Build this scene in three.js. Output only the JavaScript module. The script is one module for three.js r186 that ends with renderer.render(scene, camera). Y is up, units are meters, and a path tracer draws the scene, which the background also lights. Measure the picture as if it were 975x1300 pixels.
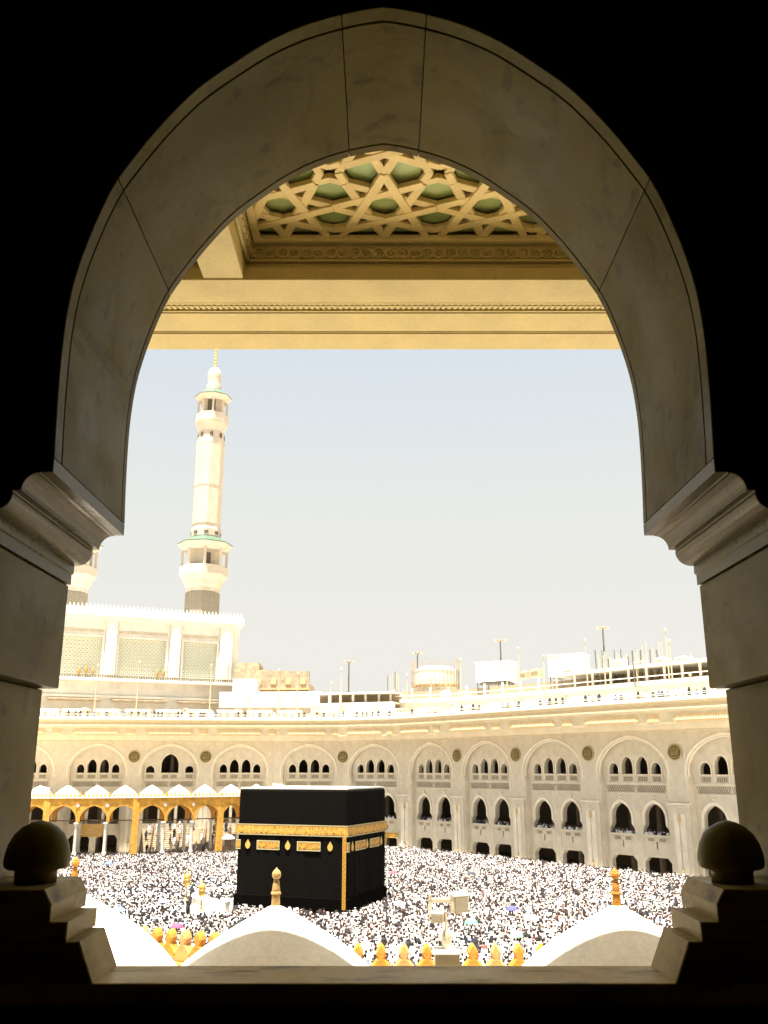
import * as THREE from 'three';
import { mergeGeometries, mergeVertices } from 'three/addons/utils/BufferGeometryUtils.js';
import { RoundedBoxGeometry } from 'three/addons/geometries/RoundedBoxGeometry.js';
import { MarchingCubes } from 'three/addons/objects/MarchingCubes.js';

// ------------------------------------------------------------------ camera, sky, sun, exposure
const scene = new THREE.Scene();
const EYE = 15.2, F = 1150, PITCH = Math.atan(326 / F), CP = Math.cos(PITCH), SP = Math.sin(PITCH), CX = 487.5;
const camera = new THREE.PerspectiveCamera(2 * Math.atan(650 / F) * 180 / Math.PI, 0.75, 0.05, 3000);
camera.position.set(0, EYE, 0);
camera.lookAt(0, EYE + Math.tan(PITCH), -1);
scene.add(camera);
const renderer = new THREE.WebGLRenderer({ antialias: true });
renderer.setSize(768, 1024);
renderer.toneMapping = THREE.LinearToneMapping;
renderer.toneMappingExposure = 4.6;
renderer.shadowMap.enabled = true;
const SKY = 0.226;                                     // radiance of hazy noon sky
{
  const w = 256, h = 256, d = new Float32Array(w * h * 4), sd = new THREE.Vector3(-15, 164, 28).normalize();      // hazy air brightens towards the sun
  const stops = [[-90, .50, .42, .32], [-2, .62, .56, .46], [0, .84, .81, .74], [7, .835, .82, .765], [15.5, .785, .80, .765], [26, .665, .735, .80], [45, .64, .715, .785], [90, .76, .78, .79]];
  for (let j = 0; j < h; j++) {
    const e = (j + .5) / h * 180 - 90;
    let k = 0; while (k < stops.length - 2 && e > stops[k + 1][0]) k++;
    const a = stops[k], b = stops[k + 1], t = Math.min(1, Math.max(0, (e - a[0]) / (b[0] - a[0])));
    for (let i = 0; i < w; i++) {
      const az = ((i + .5) / w - .5) * 2 * Math.PI, er = e * Math.PI / 180, g = Math.acos(Math.min(1, Math.cos(er) * Math.cos(az) * sd.x + Math.sin(er) * sd.y + Math.cos(er) * Math.sin(az) * sd.z)) * 180 / Math.PI, halo = e > 0 ? 1.5 * Math.exp(-g / 14) : 0;
      for (let c = 0; c < 4; c++) d[(j * w + i) * 4 + c] = c === 3 ? 1 : (a[c + 1] + (b[c + 1] - a[c + 1]) * t + halo * [1, .97, .9][c]) * SKY;
    }
  }
  const t = new THREE.DataTexture(d, w, h, THREE.RGBAFormat, THREE.FloatType);
  t.mapping = THREE.EquirectangularReflectionMapping; t.magFilter = t.minFilter = THREE.LinearFilter; t.needsUpdate = true;
  scene.background = t; scene.environment = t;
}
const sun = new THREE.DirectionalLight(new THREE.Color().setRGB(1, .95, .86), 5);
sun.position.set(-15, 164, 28).multiplyScalar(2).add(new THREE.Vector3(0, 0, -90)); sun.target.position.set(0, 0, -90);
sun.castShadow = true; sun.shadow.mapSize.set(4096, 4096);
Object.assign(sun.shadow.camera, { left: -110, right: 110, top: 130, bottom: -130, near: 10, far: 600 });
scene.add(sun, sun.target);

// ------------------------------------------------------------------ helpers
let seed = 7;
const rnd = () => { seed = (seed + 0x6D2B79F5) | 0; let t = Math.imul(seed ^ seed >>> 15, 1 | seed); t = t + Math.imul(t ^ t >>> 7, 61 | t) ^ t; return ((t ^ t >>> 14) >>> 0) / 4294967296; };
const rr = (a, b) => a + (b - a) * rnd();
const R = THREE.MathUtils.degToRad, V2 = (x, y) => new THREE.Vector2(x, y), V3 = (x, y, z) => new THREE.Vector3(x, y, z);
const ray = (u, v) => { const x = (u - CX) / F, y = (650 - v) / F, Z = CP - y * SP; return [x / Z, (SP + y * CP) / Z]; };
const at = (u, v, Z) => { const [a, b] = ray(u, v); return V3(a * Z, EYE + b * Z, -Z); };         // photo direction + known depth
const onGround = (u, v, h = 0) => { const [a, b] = ray(u, v), Z = (h - EYE) / b; return V3(a * Z, h, -Z); };
const project = (p) => { const Z = -p.z, H = p.y - EYE, zc = Z * CP + H * SP; return [CX + F * p.x / zc, 650 - F * (H * CP - Z * SP) / zc]; };

const names = new Map();
function numbered(n) { const k = names.get(n) ?? 0; names.set(n, k + 1); return k ? n + '_' + String(k).padStart(3, '0') : n; }
function mesh(name, geo, mat, parent) {
  const m = new THREE.Mesh(geo, mat); m.name = name; m.castShadow = m.receiveShadow = true; parent.add(m); return m;
}
function group(name, parent) { const g = new THREE.Group(); g.name = name; parent.add(g); return g; }
function tag(o, label, category, grp) { o.userData.label = label; o.userData.category = category; if (grp) o.userData.group = grp; return o; }
function thing(name, label, category, pos = [0, 0, 0], turn = 0, grp) {
  const g = group(numbered(name), scene); g.position.set(...pos); g.rotation.y = turn; return tag(g, label, category, grp);
}
function structure(name, geo, mat, label) { const m = mesh(numbered(name), geo, mat, scene); m.userData.kind = 'structure'; if (label) m.userData.label = label; return m; }

function boxUV(geo, s = 1) {
  let g = geo.index ? geo.toNonIndexed() : geo; if (!geo.attributes.normal) g.computeVertexNormals();
  const p = g.attributes.position, n = g.attributes.normal, uv = new Float32Array(p.count * 2);
  for (let i = 0; i < p.count; i++) {
    const ax = Math.abs(n.getX(i)), ay = Math.abs(n.getY(i)), az = Math.abs(n.getZ(i));
    const [u, v] = ay > ax && ay > az ? [p.getX(i), p.getZ(i)] : ax > az ? [p.getZ(i), p.getY(i)] : [p.getX(i), p.getY(i)];
    uv[i * 2] = u / s; uv[i * 2 + 1] = v / s;
  }
  g.setAttribute('uv', new THREE.BufferAttribute(uv, 2)); return g;
}
const bx = (w, h, d, x = 0, y = 0, z = 0) => boxUV(new THREE.BoxGeometry(w, h, d).translate(x, y, z));
const rbx = (w, h, d, x = 0, y = 0, z = 0, r = .02, s = 2) => boxUV(new RoundedBoxGeometry(w, h, d, s, Math.min(r, w / 2.2, h / 2.2, d / 2.2)).translate(x, y, z));
const cyl = (r1, r2, h, x = 0, y = 0, z = 0, n = 12) => boxUV(new THREE.CylinderGeometry(r1, r2, h, n).translate(x, y, z));
const sph = (r, x = 0, y = 0, z = 0, n = 14) => boxUV(new THREE.SphereGeometry(r, n, Math.ceil(n * .7)).translate(x, y, z));
const lathe = (pts, n = 20) => boxUV(new THREE.LatheGeometry(pts.map(([x, y]) => V2(x, y)), n));
const merge = (list) => mergeGeometries(list.map((g) => { const q = g.index ? g.toNonIndexed() : g; for (const k of Object.keys(q.attributes)) if (!['position', 'normal', 'uv'].includes(k)) q.deleteAttribute(k); if (!q.attributes.uv) boxUV(q); return q; }));
const bar = (a, b, r, n = 6) => { const d = b.clone().sub(a), l = d.length(); const g = new THREE.CylinderGeometry(r, r, l, n); g.applyQuaternion(new THREE.Quaternion().setFromUnitVectors(V3(0, 1, 0), d.normalize())); const c = a.clone().add(b).multiplyScalar(.5); return boxUV(g.translate(c.x, c.y, c.z)); };
const tube = (pts, r, seg = 24, n = 6) => boxUV(new THREE.TubeGeometry(new THREE.CatmullRomCurve3(pts), seg, r, n));
const shape = (pts, holes = []) => { const s = new THREE.Shape(pts.map((p) => V2(...p))); for (const h of holes) s.holes.push(new THREE.Path(h.map((p) => V2(...p)))); return s; };
const ext = (s, depth, z0 = 0, bevel = 0) => boxUV(new THREE.ExtrudeGeometry(s, { depth: depth - 2 * bevel, bevelEnabled: bevel > 0, bevelThickness: bevel, bevelSize: bevel, bevelOffset: -bevel, bevelSegments: 1, curveSegments: 12 }).translate(0, 0, z0 + bevel));
// pointed arch outline from the left foot over the crown to the right foot
function archPts(cx, hw, y0, ys, ya, n = 10, pt = .16) {
  const out = [[cx - hw, y0]];
  for (let i = 0; i <= 2 * n; i++) { const a = i <= n ? i / n : (2 * n - i) / n, t = a * Math.PI / 2; out.push([cx + (i <= n ? -1 : 1) * hw * Math.cos(t), ys + (ya - ys) * ((1 - pt) * Math.sin(t) + pt * a)]); }
  out.push([cx + hw, y0]); return out.filter((p, i) => !i || Math.hypot(p[0] - out[i - 1][0], p[1] - out[i - 1][1]) > 1e-6);
}
const ring = (outer, inner, depth, z0, bevel = 0) => ext(shape(outer.concat(inner.slice().reverse())), depth, z0, bevel);   // open band between two arch outlines
// a profile swept along a plan polyline; profile points are [offset towards the courtyard, height]
function sweep(plan, prof, closed = true) {
  const pos = [], n = plan.length, mit = [];
  for (let i = 0; i < n; i++) {
    const nn = (a, b) => { const d = [b[0] - a[0], b[1] - a[1]], l = Math.hypot(...d); return [d[1] / l, -d[0] / l]; };
    const a = i ? nn(plan[i - 1], plan[i]) : null, b = i < n - 1 ? nn(plan[i], plan[i + 1]) : null;
    if (!a || !b) mit.push(a || b); else { const m = [a[0] + b[0], a[1] + b[1]], l = Math.hypot(...m); const k = 1 / (l / 2); mit.push([m[0] / l * k, m[1] / l * k]); }
  }
  const P = (i, j) => { const [o, y] = prof[j]; return [plan[i][0] + mit[i][0] * o, y, -(plan[i][1] + mit[i][1] * o)]; };
  const m = prof.length;
  for (let i = 0; i < n - 1; i++) for (let j = 0; j < (closed ? m : m - 1); j++) { const k = (j + 1) % m; pos.push(...P(i, j), ...P(i + 1, j), ...P(i + 1, k), ...P(i, j), ...P(i + 1, k), ...P(i, k)); }
  if (closed) for (const i of [0, n - 1]) { const tri = THREE.ShapeUtils.triangulateShape(prof.map((p) => V2(...p)), []); for (const t of tri) for (const q of t) pos.push(...P(i, q)); }
  const g = new THREE.BufferGeometry(); g.setAttribute('position', new THREE.Float32BufferAttribute(pos, 3)); g.computeVertexNormals(); return boxUV(g);
}

// ------------------------------------------------------------------ procedural textures
function hash(x, y, s) { let h = Math.imul(x, 374761393) ^ Math.imul(y, 668265263) ^ Math.imul(s, 2246822519); h = Math.imul(h ^ h >>> 13, 1274126177); return ((h ^ h >>> 16) >>> 0) / 4294967296; }
function vnoise(x, y, per, s) {
  const xi = Math.floor(x), yi = Math.floor(y); let fx = x - xi, fy = y - yi; fx = fx * fx * (3 - 2 * fx); fy = fy * fy * (3 - 2 * fy);
  const w = (i) => ((i % per) + per) % per, a = hash(w(xi), w(yi), s), b = hash(w(xi + 1), w(yi), s), c = hash(w(xi), w(yi + 1), s), d = hash(w(xi + 1), w(yi + 1), s);
  return a + (b - a) * fx + (c - a) * fy + (a - b - c + d) * fx * fy;
}
function fbm(u, v, f, oct, s) { let t = 0, a = .5, n = 0; for (let o = 0; o < oct; o++) { t += a * vnoise(u * f, v * f, f, s + o); n += a; a *= .5; f *= 2; } return t / n; }
function tex(size, fn, srgb = true, h = size) {
  const d = new Uint8Array(size * h * 4);
  for (let j = 0; j < h; j++) for (let i = 0; i < size; i++) { const c = fn(i / size, j / h), k = (j * size + i) * 4; for (let q = 0; q < 3; q++) d[k + q] = Math.max(0, Math.min(255, (c[q] ?? c[0]) * 255)); d[k + 3] = 255; }
  const t = new THREE.DataTexture(d, size, h, THREE.RGBAFormat); t.magFilter = THREE.LinearFilter; t.minFilter = THREE.LinearMipmapLinearFilter; t.generateMipmaps = true;
  t.wrapS = t.wrapT = THREE.RepeatWrapping; if (srgb) t.colorSpace = THREE.SRGBColorSpace; t.needsUpdate = true; return t;
}
function rep(t, x, y = x) { const c = t.clone(); c.repeat.set(x, y); c.needsUpdate = true; return c; }
const s2 = (l) => l <= .0031308 ? l * 12.92 : 1.055 * Math.pow(l, 1 / 2.4) - .055;
const tint = (rgb, k) => [s2(rgb[0] * k), s2(rgb[1] * k), s2(rgb[2] * k)];

const marbleTex = tex(1024, (u, v) => {
  const wq = fbm(u, v, 4, 3, 11) - .5, base = fbm(u + .15 * wq, v, 3, 6, 3);
  const vein = Math.pow(1 - Math.abs(2 * fbm(u + .2 * wq, v + .2 * wq, 5, 5, 40) - 1), 14), fine = fbm(u, v, 96, 2, 70);
  const speck = Math.max(0, fbm(u, v + .1 * wq, 22, 3, 90) - .66) * 5;
  const k = .80 + .42 * (base - .42) + .1 * (fine - .5) - .16 * vein - .3 * Math.min(1, speck) + .22 * Math.max(0, fbm(u * 1, v * 1, 2, 3, 55) - .55);
  return tint([.43, .345, .075], Math.max(.2, k));
});
const sillTex = tex(512, (u, v) => { const w = fbm(u, v, 4, 3, 13) - .5, st = Math.max(0, fbm(u * 1, v * 3 % 1, 9, 4, 23) - .58) * 3; return tint([.92, .74, .34], .82 + .5 * (fbm(u + .1 * w, v, 4, 6, 8) - .5) + .12 * (fbm(u, v, 64, 2, 6) - .5) - .5 * Math.min(1, st)); });
const marbleRough = tex(512, (u, v) => [.34 + .4 * fbm(u, v, 6, 5, 21) + .1 * (fbm(u, v, 60, 2, 5) - .5)], false);
const plasterTex = tex(512, (u, v) => tint([1, .985, .96], .87 + .2 * (fbm(u, v, 6, 5, 2) - .5) + .22 * (fbm(u, v, 2, 3, 77) - .5) + .16 * (fbm(u, v, 90, 2, 9) - .5)));
const grainBump = tex(512, (u, v) => [fbm(u, v, 40, 4, 31)], false);
// carved relief of small interlaced stars for the cream facade
const carvedTex = tex(512, (u, v) => {
  const q = (t) => Math.abs(((t * 16) % 1) - .5) * 2, a = q(u), b = q(v), c = q(u + v), d = q(u - v + 4);
  const l = Math.min(Math.abs(a - b), Math.abs(c - .5), Math.abs(d - .5)); return [l < .16 ? 1 : .35 + .3 * fbm(u, v, 32, 2, 3)];
}, false);
const stoneTex = tex(512, (u, v) => { const r = Math.floor(v * 10), c = Math.floor((u + (r % 2) * .083) * 6); const k = .82 + .3 * (hash(c, r, 5) - .5) + .4 * (fbm(u, v, 8, 5, 12) - .5); return tint([1, .95, .88], k); });

function canvasTex(w, h, draw, srgb = true) { const c = document.createElement('canvas'); c.width = w; c.height = h; const x = c.getContext('2d'); draw(x, w, h); const t = new THREE.CanvasTexture(c); t.wrapS = t.wrapT = THREE.RepeatWrapping; if (srgb) t.colorSpace = THREE.SRGBColorSpace; t.needsUpdate = true; return t; }
function script(x, x0, x1, y0, y1, n, lw, col) {       // dense flowing embroidery strokes
  x.strokeStyle = col; x.lineCap = 'round';
  const H = y1 - y0;
  for (let i = 0; i < n; i++) {
    const px = x0 + (x1 - x0) * (i + rnd()) / n, py = y0 + H * rr(.15, .85), k = rnd(); x.lineWidth = lw * rr(.6, 1.3); x.beginPath();
    if (k < .35) { x.moveTo(px, y0 + H * .08); x.lineTo(px + H * rr(-.05, .05), y0 + H * rr(.55, .9)); }
    else if (k < .7) { x.moveTo(px, py); x.bezierCurveTo(px + H * .1, py + H * .35, px + H * .45, py + H * .3, px + H * .5, py - H * .05); }
    else if (k < .9) { x.arc(px, py, H * rr(.06, .13), 0, rr(4, 6.28)); }
    else { x.arc(px, py, lw * .5, 0, 6.3); }
    x.stroke();
  }
}
const beltTex = canvasTex(2048, 128, (x, w, h) => {
  x.fillStyle = '#c9bd92'; x.fillRect(0, 0, w, h); x.fillStyle = '#1a130a'; x.fillRect(0, 12, w, h - 24); x.fillStyle = '#dfa02c'; x.fillRect(0, 17, w, h - 34);
  script(x, 0, w, 18, 110, 460, 5, '#2a1a08'); script(x, 0, w, 18, 110, 330, 7, '#f2b640'); script(x, 0, w, 18, 110, 200, 4, '#fbd070');
});
const panelTex = canvasTex(512, 192, (x, w, h) => {
  x.fillStyle = '#e0d3a4'; x.fillRect(0, 0, w, h); x.fillStyle = '#1a130a'; x.fillRect(20, 20, w - 40, h - 40); x.fillStyle = '#dc9c2c'; x.fillRect(28, 28, w - 56, h - 56);
  script(x, 40, w - 50, 34, 156, 70, 7, '#3a2408'); script(x, 40, w - 50, 34, 156, 60, 9, '#f3b94a');
});
const stripTex = canvasTex(64, 1024, (x, w, h) => { x.fillStyle = '#c99a3c'; x.fillRect(0, 0, w, h); x.fillStyle = '#d8992a'; x.fillRect(9, 0, w - 18, h); for (let j = 0; j < h; j += 34) { x.fillStyle = '#2b1c0a'; x.beginPath(); x.ellipse(32 + (j % 68 ? 7 : -7), j + 12, 9, 6, .6, 0, 6.3); x.fill(); x.fillStyle = '#f6c65e'; x.fillRect(28, j + 22, 9, 6); } });
const latticeTex = canvasTex(256, 256, (x, w, h) => {
  x.fillStyle = '#cfd2c2'; x.fillRect(0, 0, w, h); x.strokeStyle = '#aab09a'; x.lineWidth = 7;
  for (let i = 0; i <= 256; i += 64) { x.beginPath(); x.moveTo(i, 0); x.lineTo(i, 256); x.moveTo(0, i); x.lineTo(256, i); x.stroke(); }
  x.lineWidth = 4; for (let i = -256; i < 512; i += 64) { x.beginPath(); x.moveTo(i, 0); x.lineTo(i + 256, 256); x.moveTo(i, 256); x.lineTo(i + 256, 0); x.stroke(); }
  x.fillStyle = '#4d5040'; for (let i = 32; i < 256; i += 64) for (let j = 32; j < 256; j += 64) { x.beginPath(); x.arc(i, j, 8, 0, 6.3); x.fill(); }
});

// ------------------------------------------------------------------ materials
const std = (o) => new THREE.MeshStandardMaterial({ side: THREE.DoubleSide, ...o });
const stone = (o) => new THREE.MeshPhysicalMaterial({ side: THREE.DoubleSide, specularIntensity: .14, ...o });   // stone with weak specular
const rgb = (r, g, b) => new THREE.Color().setRGB(r, g, b);
const M = {
  marble: stone({ map: rep(marbleTex, .42), roughnessMap: rep(marbleRough, .6), roughness: .8, bumpMap: rep(grainBump, 1), bumpScale: .0008, color: rgb(.44, .44, .44) }),  // dark tint of the arch marbles stands in for shade on paler stone
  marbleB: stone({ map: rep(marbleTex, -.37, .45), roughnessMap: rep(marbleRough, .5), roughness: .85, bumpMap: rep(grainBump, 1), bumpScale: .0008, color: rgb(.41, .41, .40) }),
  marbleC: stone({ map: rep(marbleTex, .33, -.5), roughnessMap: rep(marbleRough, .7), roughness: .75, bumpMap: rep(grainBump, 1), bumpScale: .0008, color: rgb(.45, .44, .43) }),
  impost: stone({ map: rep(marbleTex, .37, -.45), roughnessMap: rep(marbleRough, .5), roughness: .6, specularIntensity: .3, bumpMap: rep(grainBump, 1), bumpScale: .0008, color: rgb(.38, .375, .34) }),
  sillStone: stone({ map: rep(sillTex, .5, .4), roughnessMap: rep(marbleRough, .7), roughness: .8, bumpMap: rep(grainBump, 1), bumpScale: .001 }),
  stepStone: stone({ map: rep(sillTex, .7, .55), roughnessMap: rep(marbleRough, .7), roughness: .8, bumpMap: rep(grainBump, 1), bumpScale: .001, color: rgb(.62, .61, .58) }),
  innerWall: stone({ map: rep(marbleTex, .3), roughness: .85, color: rgb(.33, .32, .31) }),  // same marble tinted darker still, shade put into the colour
  carpet: std({ color: rgb(.035, .012, .01), roughness: 1, bumpMap: rep(grainBump, 3), bumpScale: .004 }),  // very dark base colour stands in for shade in the gallery
  soffit: std({ color: rgb(.43, .325, .10), map: rep(plasterTex, .4), roughness: .6 }),
  strap: std({ color: rgb(.66, .50, .18), map: rep(plasterTex, .6), roughness: .6 }),
  strapB: std({ color: rgb(.61, .455, .165), map: rep(plasterTex, .5), roughness: .62 }),
  greenPanel: std({ color: rgb(.34, .41, .12), map: rep(plasterTex, 1.1), roughness: .5 }),
  greenPanelB: std({ color: rgb(.28, .36, .10), map: rep(plasterTex, .9), roughness: .5 }),
  coffer: std({ color: rgb(.45, .33, .14), roughness: .8 }),
  cream: std({ color: rgb(.87, .79, .635), map: rep(plasterTex, .25), bumpMap: rep(carvedTex, .18), bumpScale: .07, roughness: .75 }),
  creamPlain: std({ color: rgb(.88, .81, .665), map: rep(plasterTex, .3), roughness: .7 }),
  creamCarved: std({ color: rgb(.78, .70, .55), map: rep(plasterTex, .25), bumpMap: rep(carvedTex, .28), bumpScale: .09, roughness: .8 }),
  entab: std({ color: rgb(.74, .62, .41), map: rep(plasterTex, .2), roughness: .7 }),
  frieze: std({ color: rgb(.70, .50, .26), map: rep(plasterTex, .4), roughness: .75 }),
  grille: std({ color: rgb(.24, .2, .125), roughness: .85 }),
  interior: std({ color: rgb(.32, .255, .17), map: rep(plasterTex, .3), roughness: .8 }),  // dark base colour stands in for shade inside the openings
  bronze: std({ color: rgb(.13, .095, .03), roughness: .5, metalness: .3 }),
  bronzeLight: std({ color: rgb(.42, .33, .14), roughness: .5, metalness: .3 }),
  arcade: std({ color: rgb(.76, .41, .062), map: rep(stoneTex, .22), bumpMap: rep(grainBump, .6), bumpScale: .02, roughness: .85 }),
  arcadeB: std({ color: rgb(.66, .34, .06), map: rep(stoneTex, .3), roughness: .85 }),
  pinkStone: std({ color: rgb(.50, .27, .095), map: rep(stoneTex, .5), bumpMap: rep(grainBump, 1.5), bumpScale: .01, roughness: .85 }),
  orangeStone: std({ color: rgb(.47, .215, .022), map: rep(stoneTex, .45), bumpMap: rep(grainBump, 1.5), bumpScale: .01, roughness: .85 }),
  finialStone: std({ color: rgb(.40, .25, .085), map: rep(plasterTex, 1), bumpMap: rep(grainBump, 2), bumpScale: .006, roughness: .6 }),
  white: std({ color: rgb(.80, .775, .72), map: rep(plasterTex, .3), roughness: .8 }),
  whiteClean: std({ color: rgb(.82, .80, .76), roughness: .6 }),
  dome: std({ color: rgb(.95, .875, .72), map: rep(plasterTex, .22), bumpMap: rep(grainBump, .7), bumpScale: .006, roughness: .85 }),
  column: std({ color: rgb(.72, .68, .6), map: rep(plasterTex, .7), roughness: .5 }),
  plinth: std({ color: rgb(.09, .075, .05), roughness: .6 }),
  iron: std({ color: rgb(.10, .05, .03), roughness: .6, metalness: .4 }),
  steel: std({ color: rgb(.16, .15, .13), roughness: .5, metalness: .6 }),
  kiswa: new THREE.MeshPhysicalMaterial({ color: rgb(.0045, .0036, .003), roughness: .95, specularIntensity: .08, bumpMap: rep(grainBump, .5), bumpScale: .03, side: THREE.DoubleSide }),
  kiswaBase: new THREE.MeshPhysicalMaterial({ color: rgb(.0022, .0018, .0016), roughness: 1, specularIntensity: .05, side: THREE.DoubleSide }),
  roofStone: std({ color: rgb(.62, .58, .5), roughness: .8 }),
  gold: std({ color: rgb(.60, .37, .085), roughness: .42, metalness: .45 }),
  brass: std({ color: rgb(.44, .27, .075), roughness: .45, metalness: .35 }),
  green: std({ color: rgb(.04, .085, .045), roughness: .7 }),
  tan: std({ color: rgb(.44, .365, .26), map: rep(stoneTex, .15), roughness: .85 }),
  greyCarved: std({ color: rgb(.46, .42, .33), map: rep(stoneTex, .6), bumpMap: rep(carvedTex, .35), bumpScale: .25, roughness: .85 }),
  minaret: std({ color: rgb(.56, .495, .40), map: rep(plasterTex, .12), roughness: .75 }),
  farWhite: std({ color: rgb(.78, .755, .70), map: rep(plasterTex, .1), roughness: .8 }),
  lattice: std({ map: latticeTex, roughness: .7 }),
  ground: std({ color: rgb(.42, .35, .25), map: rep(plasterTex, .05), roughness: 1 }),
  mataf: std({ color: rgb(.76, .73, .66), map: rep(plasterTex, .15), roughness: .4 }),
  belt: std({ map: beltTex, color: rgb(.62, .6, .55), roughness: .5, metalness: .15 }),
  beltPanel: std({ map: panelTex, color: rgb(.62, .6, .55), roughness: .5, metalness: .15 }),
  beltStrip: std({ map: stripTex, color: rgb(.62, .6, .55), roughness: .5, metalness: .15 }),
  sign: std({ color: rgb(.80, .50, .14), roughness: .6 }),
  fixture: std({ color: rgb(.46, .39, .265), roughness: .5 }),
};

// ------------------------------------------------------------------ ground
structure('ground', bx(2600, .2, 2600, 0, -.14, -900), M.ground, 'pale dusty ground running to the horizon');
structure('courtyard_floor', boxUV(new THREE.CircleGeometry(150, 64).rotateX(-Math.PI / 2).translate(0, .0, -110)), M.mataf, 'white marble floor of the courtyard under the crowd');

// ------------------------------------------------------------------ the archway the picture is taken through
const Z1 = 4.0, Z2 = 5.2;
const half = [[1.54, 1.40], [1.55, 1.62], [1.557, 1.93], [1.552, 2.13], [1.53, 2.34], [1.468, 2.61], [1.375, 2.885], [1.277, 3.06], [1.165, 3.235], [.985, 3.465], [.80, 3.63], [.62, 3.77], [.43, 3.875], [.222, 3.95], [.08, 3.985], [0, 3.998]];
const curvePts = [];
{
  const c = new THREE.CatmullRomCurve3(half.map(([x, h]) => V3(-x, EYE + h, 0))), n = 44, l = [];
  for (let i = 0; i <= n; i++) l.push(c.getPoint(i / n));
  for (const p of l) curvePts.push([p.x, p.y]);
  for (let i = n - 1; i >= 0; i--) curvePts.push([-l[i].x, l[i].y]);
}
const offsetCurve = (pts, d) => pts.map((p, i) => { const a = pts[Math.max(0, i - 1)], b = pts[Math.min(pts.length - 1, i + 1)], l = Math.hypot(b[0] - a[0], b[1] - a[1]); return [p[0] - (b[1] - a[1]) / l * d, p[1] + (b[0] - a[0]) / l * d]; });
function intradosUV(g) {
  const p = g.attributes.position, n = g.attributes.normal, uv = g.attributes.uv;
  for (let i = 0; i < p.count; i++) if (Math.abs(n.getZ(i)) < .6) uv.setXY(i, Math.atan2(p.getY(i) - EYE - 2.2, p.getX(i)) * 1.7, p.getZ(i) * 1.0);
  return g;
}
const archway = thing('stone_archway', 'large marble horseshoe archway with shade in its dark colour and moulded imposts framing the courtyard', 'archway');
{
  const outer = offsetCurve(curvePts, .36), wallEdge = offsetCurve(curvePts, .33);
  const hole = [[-2.2, 13.3], [-2.2, EYE + 1.3]].concat(wallEdge, [[2.2, EYE + 1.3], [2.2, 13.3]]);
  const wallShape = [[-14, 13.3], ...hole, [14, 13.3], [14, 22.9], [-14, 22.9]];
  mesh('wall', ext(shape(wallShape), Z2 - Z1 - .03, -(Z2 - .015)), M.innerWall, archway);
  const idx = (f) => { let b = 0, d = 9; curvePts.forEach((p, i) => { const e = f(p); if (e < d) { d = e; b = i; } }); return b; };
  const N = curvePts.length - 1, j1 = idx((p) => Math.hypot(p[0] + 1.375, p[1] - EYE - 2.885)), j2 = idx((p) => Math.hypot(p[0] + .222, p[1] - EYE - 3.95));
  const cuts = [0, j1, j2, N - j2, N - j1, N], mats = [M.marble, M.marbleB, M.marbleC, M.marble, M.marbleB];
  for (let k = 0; k < 5; k++) {
    const a = cuts[k], b = cuts[k + 1], inn = curvePts.slice(a, b + 1).map((p) => [...p]), out = outer.slice(a, b + 1).map((p) => [...p]);
    for (const l of [inn, out]) for (const [e, n] of [[0, 1], [l.length - 1, l.length - 2]]) { if ((k === 0 && e === 0) || (k === 4 && e > 0)) continue; const d = Math.hypot(l[n][0] - l[e][0], l[n][1] - l[e][1]); l[e] = [l[e][0] + (l[n][0] - l[e][0]) * .0035 / d, l[e][1] + (l[n][1] - l[e][1]) * .0035 / d]; }
    const poly = inn.concat(out.reverse());
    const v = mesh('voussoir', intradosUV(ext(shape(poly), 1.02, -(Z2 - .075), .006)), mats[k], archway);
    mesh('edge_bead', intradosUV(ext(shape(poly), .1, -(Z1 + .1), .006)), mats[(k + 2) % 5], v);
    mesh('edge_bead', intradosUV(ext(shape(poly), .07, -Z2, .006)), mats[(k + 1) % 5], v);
  }
  // cavetto, torus and fillets of the impost, right-hand side
  const cav = []; for (let i = 0; i <= 7; i++) { const a = R(90 * i / 7); cav.push([1.600 + .078 * Math.sin(a), 1.325 - .085 * (1 - Math.cos(a))]); }
  const tor = []; for (let i = 0; i <= 9; i++) { const a = R(-10 + 100 * i / 9); tor.push([1.715 + .088 - .088 * Math.cos(a), 1.222 - .078 * Math.sin(a)]); }
  const profile = [[2.28, 1.394], [1.54, 1.394], [1.54, 1.328], [1.598, 1.328], ...cav, [1.714, 1.24], ...tor, [1.815, 1.144], [1.815, 1.096], [1.826, 1.09], [1.826, 1.03], [2.28, 1.03]];
  for (const s of [-1, 1]) {
    const pts = profile.map(([x, h]) => [s * x, EYE + h]); if (s < 0) pts.reverse();
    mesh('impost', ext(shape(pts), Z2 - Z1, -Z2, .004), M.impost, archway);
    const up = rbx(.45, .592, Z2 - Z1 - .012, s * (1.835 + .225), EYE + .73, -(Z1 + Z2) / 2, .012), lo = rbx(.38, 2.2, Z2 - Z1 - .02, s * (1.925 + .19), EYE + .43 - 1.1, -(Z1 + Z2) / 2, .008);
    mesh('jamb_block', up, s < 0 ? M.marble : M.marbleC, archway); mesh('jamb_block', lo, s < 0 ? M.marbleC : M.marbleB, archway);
  }
}
const balustrade = thing('stone_balustrade', 'dark stone parapet with stepped ends and round ball finials inside the archway', 'balustrade');
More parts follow.
